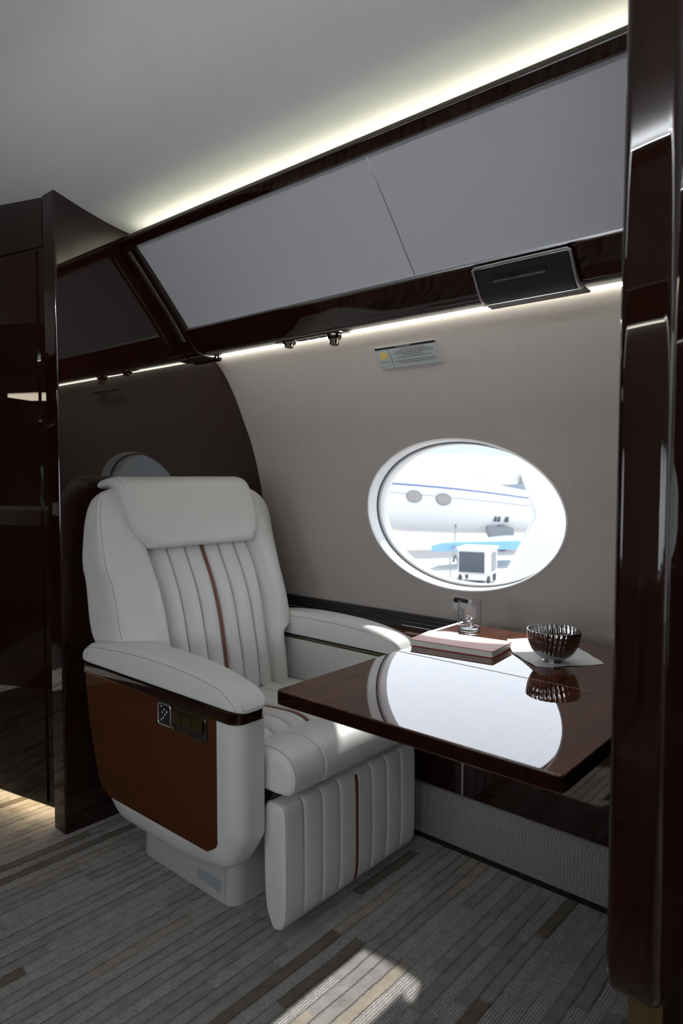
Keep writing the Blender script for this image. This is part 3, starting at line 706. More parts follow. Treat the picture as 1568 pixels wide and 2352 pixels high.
# arms
SH = [(1.885, .556), (1.865, .40), (1.80, .205), (1.73, .142), (1.45, .135), (1.250, .165), (1.190, .26), (1.190, .40), (1.190, .556)]
shp = rounded(SH, [.003, .2, .08, .10, .3, .08, .05, .3, .003], 7)
def arm(mir):
    sx = refl(None, mir)
    bm = BM()
    def inset(d):
        cy, cz = 1.52, .40
        return [((cy+(y-cy)*(1-d/.36)), (cz+(z-cz)*(1-d/.2)) if z < cz else z) for y, z in shp]
    secs = [(1.000, .050), (1.0015, .040), (1.007, .024), (1.016, .010), (1.030, .002), (1.045, 0), (1.082, 0), (1.088, .002), (1.091, .006)]
    # outer face tucks in towards the floor
    def xoff(x, z): return x
    loft(bm, [[Vector((sx(xoff(x, z)), y, z)) for y, z in inset(d)] for x, d in secs], True, True)
    if mir: 
        for v in bm.verts:
            if v.co.z > .55: v.co.z += .0075
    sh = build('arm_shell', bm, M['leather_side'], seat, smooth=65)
    # side panel
    pw = rounded([(1.868, .5465), (1.848, .40), (1.795, .232), (1.745, .208), (1.300, .212), (1.262, .235), (1.262, .5465)], [.003, .15, .05, .05, .02, .03, .003], 6)
    bm = BM(); loft(bm, [[Vector((sx(xoff(x, z)), y, z)) for y, z in pw] for x in (1.010, .9985, .9980)], True, True)
    build('side_panel', bm, M['brown_panel'], seat)
    # bronze dark band under the arm cap
    band = rounded([(.997, 1.885), (.997, 1.188), (1.092, 1.188), (1.092, 1.885)], [.02, .035, .022, .01], 6)
    bm = BM(); prism(bm, band, 2, .547 if not mir else .564, .572, bev=.002, seg=2); bd = build('arm_band', bm, M['mahogany_h'] if not mir else M['dark_chrome'], seat)
    bm = BM(); prism(bm, [(SX+(x-SX), y) for x, y in rounded([(.9955, 1.886), (.9955, 1.1865), (1.0935, 1.1865), (1.0935, 1.886)], [.02, .036, .022, .01], 6)], 2, *((.5455, .5480) if not mir else (.5625, .5645)))
    prism(bm, rounded([(.9955, 1.30), (.9955, 1.1865), (1.0935, 1.1865), (1.0935, 1.30)], [.002, .036, .022, .002], 6), 2, .5705, .5725)
    bl = build('band_edging', bm, M['bronze'], bd)
    if mir:
        for o in (bd, bl):
            for v in o.data.vertices: v.co.x = (2*SX-(v.co.x+SX))-SX
            o.data.flip_normals()
    # padded arm cap, cross sections along y
    ztab = [(1.180, .590), (1.195, .603), (1.22, .618), (1.27, .634), (1.36, .650), (1.50, .658), (1.62, .657), (1.76, .645), (1.84, .634), (1.885, .612), (1.900, .590)]
    cap = []
    for i in range(60):
        t = i/59; y = 1.180+(1.898-1.180)*(.5-.5*math.cos(PI*t))
        e0 = min(1, max(0, (y-1.180)/.045)); e1 = min(1, max(0, (1.898-y)/.05))
        k = math.sqrt(max(0, 1-(1-e0)**2))*math.sqrt(max(0, 1-(1-e1)**2))
        k = max(k, .02)
        zt = .574+(sinterp(y, ztab)-.574)*(.30+.70*k)
        hwx = .0475*(.62+.38*k)+.003
        s = []
        cxx = 1.045
        for q in range(44):
            th = 2*PI*q/44; c, s_ = math.cos(th), math.sin(th)
            px = cxx+hwx*math.copysign(abs(c)**.46, c)
            if s_ >= 0: pz = .592+(zt-.592)*abs(s_)**.54
            else: pz = .592-.0195*abs(s_)**.35
            s.append(Vector((sx(px), y, pz)))
        cap.append(s)
    bm = BM(); loft(bm, cap, True, True); ac = build('arm_cap', bm, M['leather'], seat)
    # seams on the cap: long outer and inner, and one across the rear
    def cap_pt(y, q): 
        best = min(cap, key=lambda s: abs(s[0].y-y)); return best[q]
    for q in (18, 4):
        pth = [s[q]+Vector((0, 0, .0003)) for s in cap[9:56]]
        if True:
            dq = 1 if q == 18 else -1
            pth = [cap[10-k][(q+dq*k)] for k in (6, 5, 4, 3, 2)]+[Vector(p) for p in pth[2:]]
        bm = BM(); tube(bm, pth, .0011, 6); build('seam', bm, M['seam'], ac)
    s = cap[49]; bm = BM(); tube(bm, [s[q]*1.0 for q in range(0, 23)], .0011, 6); build('seam', bm, M['seam'], ac)
arm(False); arm(True)
# control panel on the aisle side
CPX = .9965
def crect(y0, y1, z0, z1, r): return rounded([(y0, z0), (y1, z0), (y1, z1), (y0, z1)], r, 5)
cp = BM(); prism(cp, crect(1.292, 1.497, .479, .5445, .010), 0, CPX-.0015, 1.002, bev=.001); cpo = build('control_panel', cp, M['black_trim'], seat)
def frame(y0, y1, z0, z1, r, w, nm, mat, par, x=CPX-.002):
    P = crect(y0, y1, z0, z1, r); bm = BM(); tube(bm, [(x, p[0], p[1]) for p in P+[P[0]]], w, 6, False); return build(nm, bm, mat, par)
frame(1.4385, 1.4925, .484, .5385, .008, .0017, 'keypad_rim', M['satin_metal'], cpo)
frame(1.297, 1.4315, .4825, .5385, .008, .0017, 'switch_rim', M['bronze'], cpo)
for k in range(3):
    y1 = 1.4275-k*.042
    bm = BM(); box(bm, CPX-.0075, CPX-.001, y1-.0395, y1, .503, .535, .002, 2); build('switch', bm, M['bronze'], cpo)
bm = BM()
for (y, z) in ((1.478, .531), (1.466, .524), (1.474, .516), (1.462, .512), (1.470, .503), (1.478, .496), (1.455, .520)):
    b2 = BM(); box(b2, CPX-.0024, CPX-.0018, y-.0022, y+.0022, z-.0022, z+.0022); join(bm, b2)
o = build('key_symbols', bm, M['ink_pale'], cpo); o['label'] = 'small pale key symbols'

# backrest body
YC = [(.40, 1.655), (.49, 1.664), (.584, 1.680), (.70, 1.706), (.787, 1.738), (.905, 1.800), (1.0, 1.838), (1.10, 1.878)]
YE = [(.40, 1.70), (.60, 1.735), (.65, 1.758), (.76, 1.788), (.88, 1.822), (.98, 1.842), (1.03, 1.858), (1.085, 1.895)]
YR = [(.42, 1.80), (.585, 1.88), (.62, 1.920), (.75, 1.948), (.85, 1.958), (1.00, 1.946), (1.05, 1.940), (1.08, 1.930)]
HWT = [(.42, .262), (.585, .268), (.602, .285), (.608, .312), (.62, .328), (.66, .336), (.80, .337), (.85, .345), (.95, .343), (1.00, .338), (1.045, .322), (1.068, .298), (1.085, .258)]
def back_section(z, top=0):
    hw = sinterp(z, HWT); yc = sinterp(z, YC); ye = sinterp(z, YE); yr = sinterp(z, YR)
    crest = min(ye, yc)-.030
    if z > .93: crest += (z-.93)*.25
    ins = .196; pts = []
    def front(ax):
        if ax < ins: return yc+.022
        t = (ax-ins)/max(hw-ins, .02)
        rise = min(1, t/.16); rise = rise*rise*(3-2*rise)
        base = yc+.022+(crest+.006-(yc+.022))*rise
        if t > .16:
            u = (t-.16)/.84
            base = crest+.006*(1-u)**2-.006*math.sin(PI*min(1, u*1.3))+(ye-crest)*u**2.6
        return base
    n = 64
    for i in range(n+1):
        u = -1+2*i/n; u = math.copysign(abs(u)**.85, u)
        ax = abs(u)*hw; pts.append((SX+u*hw, front(ax)))
    # side and rear with round corners
    r = .045
    sidep = []
    for k in range(1, 5): sidep.append((SX+hw, ye+(yr-r-ye)*k/4))
    for k in range(1, 6):
        a = PI/2*k/5; sidep.append((SX+hw-r+r*math.cos(a), yr-r+r*math.sin(a)))
    for k in range(1, 8): sidep.append((SX+(hw-r)*(1-2*k/8), yr))
    for k in range(0, 6):
        a = PI/2+PI/2*k/5; sidep.append((SX-hw+r+r*math.cos(a), yr-r+r*math.sin(a)))
    for k in range(1, 4): sidep.append((SX-hw, yr-r-(yr-r-ye)*k/4))
    return pts+sidep
zs = [.42, .45, .49, .53, .56, .58, .590, .598, .604, .61, .618, .63, .65, .68]+[.71+.025*k for k in range(13)]+[1.025, 1.045, 1.060, 1.070, 1.079, 1.085]
secs = []
for z in zs: secs.append([Vector((x, y, z)) for x, y in back_section(z)])
cyy = 1.90
for dz, s in ((1.0890, .955), (1.0905, .88)):
    last = secs[-1]; secs.append([Vector((SX+(p.x-SX)*s, cyy+(p.y-cyy)*s, dz)) for p in back_section and [Vector((x, y, 0)) for x, y in back_section(1.085)]])
bm = BM(); loft(bm, secs, True, True); bk = build('backrest', bm, M['leather'], seat, smooth=50)
# seams down the sides of the wings
for sgn in (-1, 1):
    pth = []
    for z in [.60+.02*k for k in range(22)]+[1.035, 1.05]:
        hw = sinterp(z, HWT)
        ux = 1-.02; sec = back_section(z); idx = 64-1 if sgn > 0 else 1
        pth.append(Vector((sec[idx][0]+sgn*.0005, sec[idx][1]+.001, z)))
    bm = BM(); tube(bm, catmull(pth, 3), .0011, 6); build('wing_seam', bm, M['seam'], bk)
# channelled centre of the back
CH = .0665
def groove(d, w=.0035): return math.exp(-(d/w)**2)
def puff(x):
    ax = abs(x)
    if ax < .0085: return .001
    k = (ax-.0)/CH
    f = abs((k+.5) % 1-.5)*CH        # distance to nearest channel line
    if ax < CH*.5: f = max(0, ax-.0085)
    return .010*(1-math.exp(-f/.010))-.0035*groove(f, .0022)
HWC = [(.43, .192), (.55, .186), (.70, .190), (.84, .200), (.90, .194), (.96, .19)]
bm = BM(); rows = []; nx = 150
zz = [.43+.0125*k for k in range(43)]
for z in zz:
    hwc = sinterp(z, HWC); yc = sinterp(z, YC); r = []
    for i in range(nx+1):
        x = (-1+2*i/nx)*hwc; e = (1-abs(x)/hwc)
        edge = 1-math.exp(-e/.045)
        y = yc+.022-(.015+puff(x))*edge
        if z > .90: y += .35*(z-.90)**1.2
        r.append(Vector((SX+x, y, z)))
    back = [Vector((SX+hwc*(1-2*k/10), yc+.05, z)) for k in range(11)]
    rows.append(r+back)
loft(bm, rows, True, True); bc = build('back_cushion', bm, M['leather'], seat, smooth=60)
def stripe_x(path, w, nrmfn, nm, par, mat=M['brown_leather'], lift=.0012, th=.006):
    """flat band of width 2w following path (y,z) at x = SX"""
    bm = BM(); secs = []
    for i, (y, z) in enumerate(path):
        a = Vector(path[max(i-1, 0)]); c = Vector(path[min(i+1, len(path)-1)]); t = (c-a).normalized(); n = nrmfn(t)
        s = []
        for dx, d in ((-w, -th), (-w, lift*.2), (-w*.6, lift), (w*.6, lift), (w, lift*.2), (w, -th)):
            s.append(Vector((SX+dx, y+n.x*d, z+n.y*d)))
        secs.append(s)
    loft(bm, secs, True, True); o = build(nm, bm, mat, par); o['label'] = 'brown grained leather stripe'; return o
pth = [(sinterp(z, YC)+.022-.0158+(.35*max(0, z-.90)**1.2), z) for z in zz]
stripe_x(pth, .0075, lambda t: Vector((-abs(t.y), t.x if t.y > 0 else -t.x)), 'center_stripe', bc, lift=.0035)
for k in (-2, -1, 1, 2):
    bm = BM(); tube(bm, [Vector((SX+k*CH, y-.0002+.0105-.010, z)) for y, z in pth], .0010, 5); build('channel_seam', bm, M['seam'], bc)

# headrest roll
HP = catmull([(1.986, 1.078, 0), (1.990, 1.092, 0), (1.975, 1.106, 0), (1.930, 1.116, 0), (1.880, 1.117, 0), (1.838, 1.102, 0), (1.808, 1.065, 0), (1.786, 1.015, 0), (1.768, .965, 0), (1.757, .925, 0), (1.760, .906, 0), (1.776, .899, 0), (1.800, .906, 0), (1.830, .960, 0), (1.858, 1.030, 0), (1.885, 1.070, 0), (1.930, 1.080, 0)], 4, True)
HPc = [Vector((p.x, p.y)) for p in HP]
mid = [(1.97, 1.09), (1.93, 1.097), (1.875, 1.093), (1.845, 1.06), (1.82, 1.01), (1.795, .95), (1.782, .915)]
def nearest_mid(p):
    best = None
    for a, c in zip(mid, mid[1:]):
        a = Vector(a); c = Vector(c); t = max(0, min(1, (p-a).dot(c-a)/(c-a).length_squared)); q = a+(c-a)*t
        if best is None or (q-p).length < (best-p).length: best = q
    return best
MID = [nearest_mid(p) for p in HPc]
bm = BM(); secs = []; K = 46
for i in range(K+1):
    u = -1+2*i/K; u = math.sin(u*PI/2); s = []
    for p, m_ in zip(HPc, MID):
        z = m_.y
        hw = sinterp(z, [(.91, .205), (.925, .226), (.95, .240), (1.0, .247), (1.06, .252), (1.12, .256)])
        if m_.x > 1.90: hw += .0
        e = max(0, abs(u)-.88)/.12; k = math.sqrt(max(0, 1-e*e)); k = max(k, .03)
        q = m_+(p-m_)*k
        s.append(Vector((SX-.010+u*hw, q.x, q.y)))
    secs.append(s)
loft(bm, secs, True, True); hr = build('headrest', bm, M['leather'], seat, smooth=60)
for sgn in (-1, 1):
    i = 4 if sgn < 0 else K-4
    ring = secs_pts = None
    pth = []
    u = math.sin((-1+2*i/K)*PI/2)
    for p, m_ in list(zip(HPc, MID))[4:46]:
        hw = sinterp(m_.y, [(.91, .205), (.925, .226), (.95, .240), (1.0, .247), (1.06, .252), (1.12, .256)])
        e = max(0, abs(u)-.88)/.12; k = math.sqrt(max(0, 1-e*e)); q = m_+(p-m_)*k
        pth.append(Vector((SX-.010+u*hw, q.x, q.y)))
    bm = BM(); tube(bm, pth[:18], .0009, 5); build('seam', bm, M['seam'], hr)

# seat cushion with its front bolster
CT = catmull([(1.76, .405, 0), (1.74, .424, 0), (1.66, .428, 0), (1.55, .433, 0), (1.45, .441, 0), (1.38, .446, 0), (1.335, .441, 0), (1.312, .430, 0), (1.295, .436, 0), (1.262, .452, 0), (1.215, .463, 0), (1.165, .462, 0), (1.128, .447, 0), (1.110, .418, 0), (1.110, .388, 0), (1.122, .367, 0), (1.145, .358, 0), (1.25, .355, 0), (1.74, .352, 0), (1.765, .37, 0)], 5, True)
CTp = [Vector((p.x, p.y)) for p in CT]
def cush(x, p, k):
    y, z = p.x, p.y
    if z > .40 and y > 1.315:
        ax = abs(x)
        if ax < .205: z += (puff(x)*1.0-.007)
        else: z += .004*math.sin(min(1, (ax-.205)/.06)*PI)
        z -= .004*groove(ax-.205, .003)
    elif y < 1.30 and z > .36:
        g = groove(abs(x)-.155, .0028)*.004
        c = Vector((1.2, .41)); d = (p-c).normalized(); y -= d.x*g; z -= d.y*g
    c = Vector((1.22, .405)) if y < 1.30 else Vector((y, .39))
    q = c+(Vector((y, z))-c)*k if y < 1.30 else Vector((y, .39+(z-.39)*k))
    return q
bm = BM(); secs = []; K = 180
for i in range(K+1):
    u = -1+2*i/K; x = u*.272
    e = max(0, abs(x)-.250)/.022; k = .72+.28*math.sqrt(max(0, 1-e*e))
    secs.append([Vector((SX+x, q.x, q.y)) for q in (cush(x, p, k) for p in CTp)])
loft(bm, secs, True, True); cs = build('seat_cushion', bm, M['leather'], seat, smooth=60)
topi = [p for p in CTp if p.y > .40 and 1.316 < p.x < 1.70]
stripe_x([(p.x, p.y-.007+.001) for p in topi], .0065, lambda t: Vector((t.y, -t.x)) if t.x < 0 else Vector((-t.y, t.x)), 'seat_stripe', cs, lift=.0015)
for k in (-3, -2, -1, 1, 2, 3):
    bm = BM(); tube(bm, [Vector((SX+k*CH, p.x, cush(k*CH, p, 1).y+.0003)) for p in topi], .0010, 5); build('channel_seam', bm, M['seam'], cs)
bi = [p for p in CTp if p.x < 1.31 and (p.y > .362)]
for sgn in (-1, 1):
    bm = BM(); tube(bm, [Vector((SX+sgn*.155, *(cush(sgn*.155, p, 1)))) for p in bi], .0010, 5); build('bolster_seam', bm, M['seam'], cs)
    bm = BM(); tube(bm, [Vector((SX+sgn*.2575, *(cush(sgn*.2575, p, .985)))) for p in bi], .0013, 5); build('end_piping', bm, M['seam'], cs)
bm = BM(); tube(bm, [Vector((SX+x, 1.312, cush(x, Vector((1.314, .430)), 1).y-.004)) for x in [(-1+2*i/40)*.25 for i in range(41)]], .0012, 5); build('cross_seam', bm, M['seam'], cs)
bm = BM(); box(bm, 1.11, 1.63, 1.19, 1.74, .30, .356, .006); build('seat_pan', bm, M['black_trim'], seat)

# leg rest
LR = catmull([(1.165, .333, 0), (1.146, .326, 0), (1.138, .300, 0), (1.136, .20, 0), (1.136, .10, 0), (1.141, .048, 0), (1.156, .024, 0), (1.180, .030, 0), (1.205, .072, 0), (1.212, .16, 0), (1.212, .30, 0), (1.200, .331, 0)], 6, True)
LRp = [Vector((p.x, p.y)) for p in LR]
bm = BM(); secs = []; K = 180
def leg(x, p, k):
    y, z = p.x, p.y
    if y < 1.155 and z > .04:
        ax = abs(x); f = abs((ax/CH+.5) % 1-.5)*CH
        if ax < .0075: dy = .002
        elif ax < .235: dy = .0035*(1-math.exp(-f/.008)) if ax > .02 else .0035
        else: dy = .0035
        dy -= .0025*(groove(f, .0022) if .02 < ax < .22 else 0)
        y -= dy-.002
    c = Vector((1.175, .18)); 
    return Vector((c.x+(y-c.x)*k, c.y+(z-c.y)*(.93+.07*k)))
for i in range(K+1):
    x = (-1+2*i/K)*.272; e = max(0, abs(x)-.258)/.014; k = .60+.40*math.sqrt(max(0, 1-e*e))
    secs.append([Vector((SX+x, q.x, q.y)) for q in (leg(x, p, k) for p in LRp)])
loft(bm, secs, True, True); lr = build('leg_rest', bm, M['leather'], seat, smooth=60)
fp_ = [p for p in LRp if p.x < 1.158 and p.y < .326 and p.y > .034]
stripe_x([(p.x+.0005, p.y) for p in fp_], .0062, lambda t: Vector((-abs(t.y), t.x if t.y > 0 else -t.x)) if abs(t.y) > .3 else Vector((-.3, -.9)), 'center_stripe', lr, lift=.0014)
for k in (-3, -2, -1, 1, 2, 3):
    bm = BM(); tube(bm, [Vector((SX+k*CH, q.x, q.y)) for q in (leg(k*CH, p, 1) for p in fp_)], .0009, 5); build('channel_seam', bm, M['seam'], lr)
for sgn in (-1, 1):
    bm = BM(); tube(bm, [Vector((SX+sgn*.264, q.x, q.y)) for q in (leg(sgn*.264, p, .96) for p in fp_)], .0012, 5); build('end_piping', bm, M['seam'], lr)

# ------------------------------------------------------------------ things on the table
TZ = .6952
nb = empty('notebook', (1.464, .883, TZ), 'pink notebook with red edges lying closed on the table', 'notebook')
# corners in plan: front-left, front-right, back-right, back-left
NBc = [(1.392, .986), (1.419, .767), (1.538, .778), (1.506, 1.002)]
def nbp(ins): 
    c = Vector((sum(p[0] for p in NBc)/4, sum(p[1] for p in NBc)/4))
    return [tuple(c+(Vector(p)-c)*(1-ins/.10)) for p in NBc]
bm = BM(); prism(bm, rounded(nbp(0), .006, 4), 2, TZ, TZ+.0016, bev=0); o = build('back_cover', bm, M['red'], nb); o['label'] = 'dark red back cover'
bm = BM(); prism(bm, rounded(nbp(.0022), .006, 4), 2, TZ+.0016, TZ+.0148); build('pages', bm, M['paper'], nb)
bm = BM(); prism(bm, rounded(nbp(0), .006, 4), 2, TZ+.0148, TZ+.0158); build('red_edge', bm, M['red'], nb)
bm = BM(); prism(bm, rounded(nbp(.0006), .006, 4), 2, TZ+.0158, TZ+.0166); build('front_cover', bm, M['pink'], nb)
# glass with ice
GC = (1.647, .964, TZ)
bm = BM(); lathe(bm, [(.001, 0), (.029, 0), (.0302, .002), (.0320, .078), (.0315, .0792), (.0308, .078), (.0288, .0105), (.027, .008), (.001, .0075)], GC, 64)
tag(build('tumbler', bm, M['glass'], smooth=50), 'clear straight glass tumbler standing near the wall', 'glass')
for k, (dx, dy, dz, rz, rx) in enumerate(((.006, .006, 0.0085, .4, .0), (-.009, -.008, .0085, 1.0, .0), (-.001, .001, .0245, .9, .30))):
    bm = BM(); sz = .0068
    mt4 = Matrix.Translation((GC[0]+dx, GC[1]+dy, GC[2]+dz+sz)) @ Matrix.Rotation(rz, 4, 'Z') @ Matrix.Rotation(rx, 4, 'X')
    box(bm, -sz, sz, -sz, sz, -sz, sz, .0025, 3, mt4)
    tag(build('ice_cube', bm, M['glass']), 'clear ice cube at the bottom of the glass tumbler' if k < 2 else 'clear tilted ice cube topmost in the glass tumbler', 'ice', 'ice cubes in the tumbler')
# napkin
NP = [(1.612, 0.832), (1.672, 0.772), (1.668, 0.679), (1.54, 0.554), (1.491, 0.59), (1.441, 0.636), (1.419, 0.661), (1.492, 0.753), (1.525, 0.778)]
bm = BM(); 
nc = Vector((1.548, .688)); per = []
for i in range(len(NP)):
    a = Vector(NP[i]); c = Vector(NP[(i+1) % len(NP)])
    for k in range(8): per.append(a+(c-a)*k/8)
def nh(p, t): 
    return TZ+.0006+(.0014+.0016*math.sin(p.x*61+p.y*23)*math.sin(p.y*47))*max(0, (t-.45))*1.6
rowsT = []; rowsB = []
ct = bm.verts.new((nc.x, nc.y, TZ+.0008)); cb = bm.verts.new((nc.x, nc.y, TZ+.0002))
for t in [.15*k for k in range(1, 6)]+[.86, .93, 1.0]:
    rt = []; rb = []
    for p in per:
        q = nc+(p-nc)*t; h = max(TZ+.0006, nh(q, t)); rt.append(bm.verts.new((q.x, q.y, h+.0005))); rb.append(bm.verts.new((q.x, q.y, h-.0003)))
    rowsT.append(rt); rowsB.append(rb)
n = len(per)
for i in range(n):
    j = (i+1) % n
    bm.faces.new([ct, rowsT[0][i], rowsT[0][j]]); bm.faces.new([cb, rowsB[0][j], rowsB[0][i]])
    for a, c in zip(rowsT, rowsT[1:]): bm.faces.new([a[i], c[i], c[j], a[j]])
    for a, c in zip(rowsB, rowsB[1:]): bm.faces.new([a[j], c[j], c[i], a[i]])
    bm.faces.new([rowsT[-1][i], rowsB[-1][i], rowsB[-1][j], rowsT[-1][j]])
tag(build('napkin', bm, M['napkin'], smooth=60), 'white cloth napkin spread flat under the fluted bowl', 'napkin')
# fluted bowl
BC = (1.484, .649, TZ+.0014)
bp = catmull([(.026, .0, 0), (.0262, .003, 0), (.0225, .006, 0), (.030, .0095, 0), (.0435, .020, 0), (.0545, .036, 0), (.0610, .054, 0), (.0638, .070, 0), (.0642, .080, 0)], 5)
bi_ = catmull([(.0625, .0805, 0), (.0615, .070, 0), (.0585, .054, 0), (.0520, .037, 0), (.0410, .0215, 0), (.026, .0125, 0), (.008, .011, 0), (.001, .011, 0)], 4)
prof2 = [(.001, .0)]+[(p.x*.924, p.y*.924) for p in bp]+[(p.x*.924, p.y*.924) for p in bi_]
NF = 32
def flute(th, h, r):
    w = min(1, max(0, (h-.008)/.012))
    return 1+.048*w*(abs(math.cos((th*NF-h*70)/2))-.6)*1.0
bm = BM(); lathe(bm, prof2, BC, 312, mod=flute)
tag(build('fluted_bowl', bm, M['bowl'], smooth=70), 'mirror-finish bowl with spiral flutes standing on the napkin', 'bowl')

# ------------------------------------------------------------------ cabinet beyond the bulkhead, galley across the aisle
CD = Vector((-.215, .977)).normalized(); CN = Vector((-CD.y, CD.x))
cab = empty('tall_cabinet', (1.2, 2.6, 0), 'tall dark glossy wood cabinet with a door left of the armchair', 'cabinet')
P0 = Vector((1.003, 2.088))
def cabp(s, d): q = P0+CD*s-CN*d; return q
def cprism(s0, s1, d0, d1, z0, z1, nm, mat, par, bev=.003):
    bm = BM(); prism(bm, [tuple(cabp(s0, d0)), tuple(cabp(s1, d0)), tuple(cabp(s1, d1)), tuple(cabp(s0, d1))], 2, z0, z1, bev=bev); return build(nm, bm, mat, par)
cprism(0, 1.5, .006, .5, .055, 2.10, 'body', M['mahogany'], cab)
cprism(.0, 1.5, .08, .5, 0, .055, 'plinth', M['black_trim'], cab)
dr = cprism(.035, .62, .0, .006, .07, 1.815, 'door', M['mahogany'], cab, .002)
cprism(.003, 1.4, .001, .006, 1.822, 2.1, 'header_panel', M['mahogany'], cab, .002)
cprism(.626, 1.4, .0, .006, .07, 1.815, 'door', M['mahogany'], cab, .002)
for z in (.928, .838):
    for d in (0,):
        bm = BM(); q = cabp(.30, -.004); q2 = cabp(.335, -.004)
        for dz in (0, .012): pass
        tube(bm, [(q.x, q.y, z), (q2.x, q2.y, z)], .0022, 6); build('handle', bm, M['chrome'], dr)  # chrome rods in place of small reflected glints in the glossy door
bm = BM(); prism(bm, [tuple(cabp(.02, .06)), tuple(cabp(1.4, .06)), tuple(cabp(1.4, .07)), tuple(cabp(.02, .07))], 2, .040, .052)
tag(build('floor_light', bm, M['floor_glow']), 'warm floor light strip glowing under the tall dark cabinet', 'light')
# galley seen only as a reflection in the cabinet door
gal = empty('galley_unit', (-.45, 3.2, 0), 'dark galley counter across the aisle mirrored in the cabinet door', 'galley counter')
bm = BM(); box(bm, -.75, -.16, 2.42, 4.4, 0, .86, .004); build('base_cabinet', bm, M['mahogany'], gal)
bm = BM(); box(bm, -.75, -.12, 2.40, 4.4, .862, .945, .01, 3); build('worktop', bm, M['ivory'], gal)
bm = BM(); box(bm, -.75, -.50, 2.42, 4.4, .946, 1.52, .002); build('back_panel', bm, M['mahogany'], gal)
bm = BM(); box(bm, -.75, -.18, 2.42, 4.4, 1.55, 2.03, .004); build('wall_cabinet', bm, M['mahogany'], gal)
bm = BM(); box(bm, -.40, -.22, 2.92, 3.34, 1.535, 1.549, .002); build('counter_lamp', bm, M['panel_lamp'], gal)
bs = empty('beaded_strip', (-.49, 3.24, 1.15), 'beaded metallic strip hanging over the galley counter', 'strip')
bm = BM(); box(bm, -.499, -.496, 3.205, 3.275, 1.13, 1.49); build('backing', bm, M['black_trim'], bs)
bm = BM()
for i in range(30):
    for j in range(3):
        b2 = bmesh.new(); bmesh.ops.create_icosphere(b2, subdivisions=1, radius=.0052)
        for v in b2.verts: v.co += Vector((-.4925, 3.222+j*.018, 1.14+i*.0118))
        join(bm, b2)
o = build('beads', bm, M['chrome'], bs); o['kind'] = 'stuff'
bm = BM(); box(bm, -.497, -.47, 3.13, 3.20, 1.175, 1.245, .004)
tag(build('chrome_latch', bm, M['chrome']), 'square chrome latch beside the beaded strip', 'latch')
# far end wall and inner side walls of the forward area
bm = BM(); box(bm, -.8, 1.9, 4.42, 4.48, 0, 2.1); struct('wall_far', bm, M['mahogany'])
bm = BM(); box(bm, -.82, -.76, 2.36, 4.45, 0, 2.1); struct('trim_6', bm, M['ivory'])
# leather divan along the opposite wall (mirrored in the gloss)
dv = empty('divan', (-.45, 0, 0), 'low taupe leather divan along the opposite cabin wall', 'divan')
bm = BM(); box(bm, -.66, -.12, -1.9, 1.9, .06, .30, .02, 3); build('base', bm, M['mahogany_h'], dv)
for i in range(3):
    y = -1.9+i*1.27
    bm = BM(); box(bm, -.66, -.08, y+.006, y+1.262, .30, .45, .04, 5); build('seat_cushion', bm, M['divan'], dv)
    bm = BM(); box(bm, -.74, -.56, y+.006, y+1.262, .42, .82, .05, 5); build('back_cushion', bm, M['divan'], dv)

# ------------------------------------------------------------------ outside: apron, parked aircraft, ground power cart
def at(px, py, D):
    d = _f+_r2*((px-784)/1568)-_u2*((py-1176)/1568); return EYE+d*D
GZ = -2.0
M['apron'] = plain('pale_concrete_apron', (.60, .59, .575), .9, nscale=.4, noise=.08)
M['jet'] = plain('white_aircraft_paint', (.88, .88, .885), .3, noise=.01, nscale=2)
M['jet_blue'] = plain('blue_stripe_paint', (.03, .12, .42), .4)
M['pale_blue'] = plain('pale_blue_paint', (.28, .56, .82), .5)
M['jet_window'] = plain('aircraft_window_glass', (.38, .34, .32), .15)
M['dark_gear'] = plain('dark_gear', (.10, .12, .15), .6)
M['grey_gear'] = plain('grey_gear', (.30, .32, .34), .6)
M['hangar'] = plain('pale_hangar_cladding', (.40, .48, .55), .7)
bm = BM(); s = 400; vs = [bm.verts.new(p) for p in ((2.2, -s, GZ), (s, -s, GZ), (s, s, GZ), (2.2, s, GZ))]; bm.faces.new(vs)
g = struct('ground', bm, M['apron'])
jet = empty('parked_jet', (at(1000, 1160, 29).x, at(1000, 1160, 29).y, GZ), 'white business jet with thin blue stripe parked beyond the oval window', 'aircraft')
Ax = at(560, 1118, 27.5); Bx = at(1420, 1196, 30.5); ad = (Bx-Ax); AL = ad.length; ad.normalize()
radt = [(0, 1.32), (.38, 1.30), (.55, 1.18), (.75, .90), (.95, .62), (1.0, .55)]
def rt(t): return sinterp(t, radt)
def dip(t): return .0
bm = BM(); side = ad.cross(Vector((0, 0, 1))).normalized(); upv = side.cross(ad).normalized()
if side.dot(EYE-Ax) < 0: side = -side
def fus(t, phi, o=0):            # phi 0 = towards the viewer, 90 = up
    c = Ax+ad*AL*t; r = rt(t)+o; rr = c+side*r*math.cos(phi)+upv*(r*math.sin(phi)-(0 if t < .4 else 0)); return rr
loft(bm, [[fus(k/40, 2*PI*q/48) for q in range(48)] for k in range(41)], True, True); build('fuselage', bm, M['jet'], jet)
def band(p0, p1, t0, t1, w, mat, nm):
    bm = BM(); secs = []
    for k in range(31):
        f = k/30; t = t0+(t1-t0)*f; ph = math.radians(p0+(p1-p0)*f); dw = w/rt(t)/2
        secs.append([fus(t, ph-dw, .003), fus(t, ph-dw, .012), fus(t, ph+dw, .012), fus(t, ph+dw, .003)])
    loft(bm, secs, True, True); return build(nm, bm, mat, jet)
band(30, 45, .30, .90, .055, M['jet_blue'], 'blue_stripe')
band(14, 19, .30, .90, .022, M['grey_gear'], 'thin_stripe')
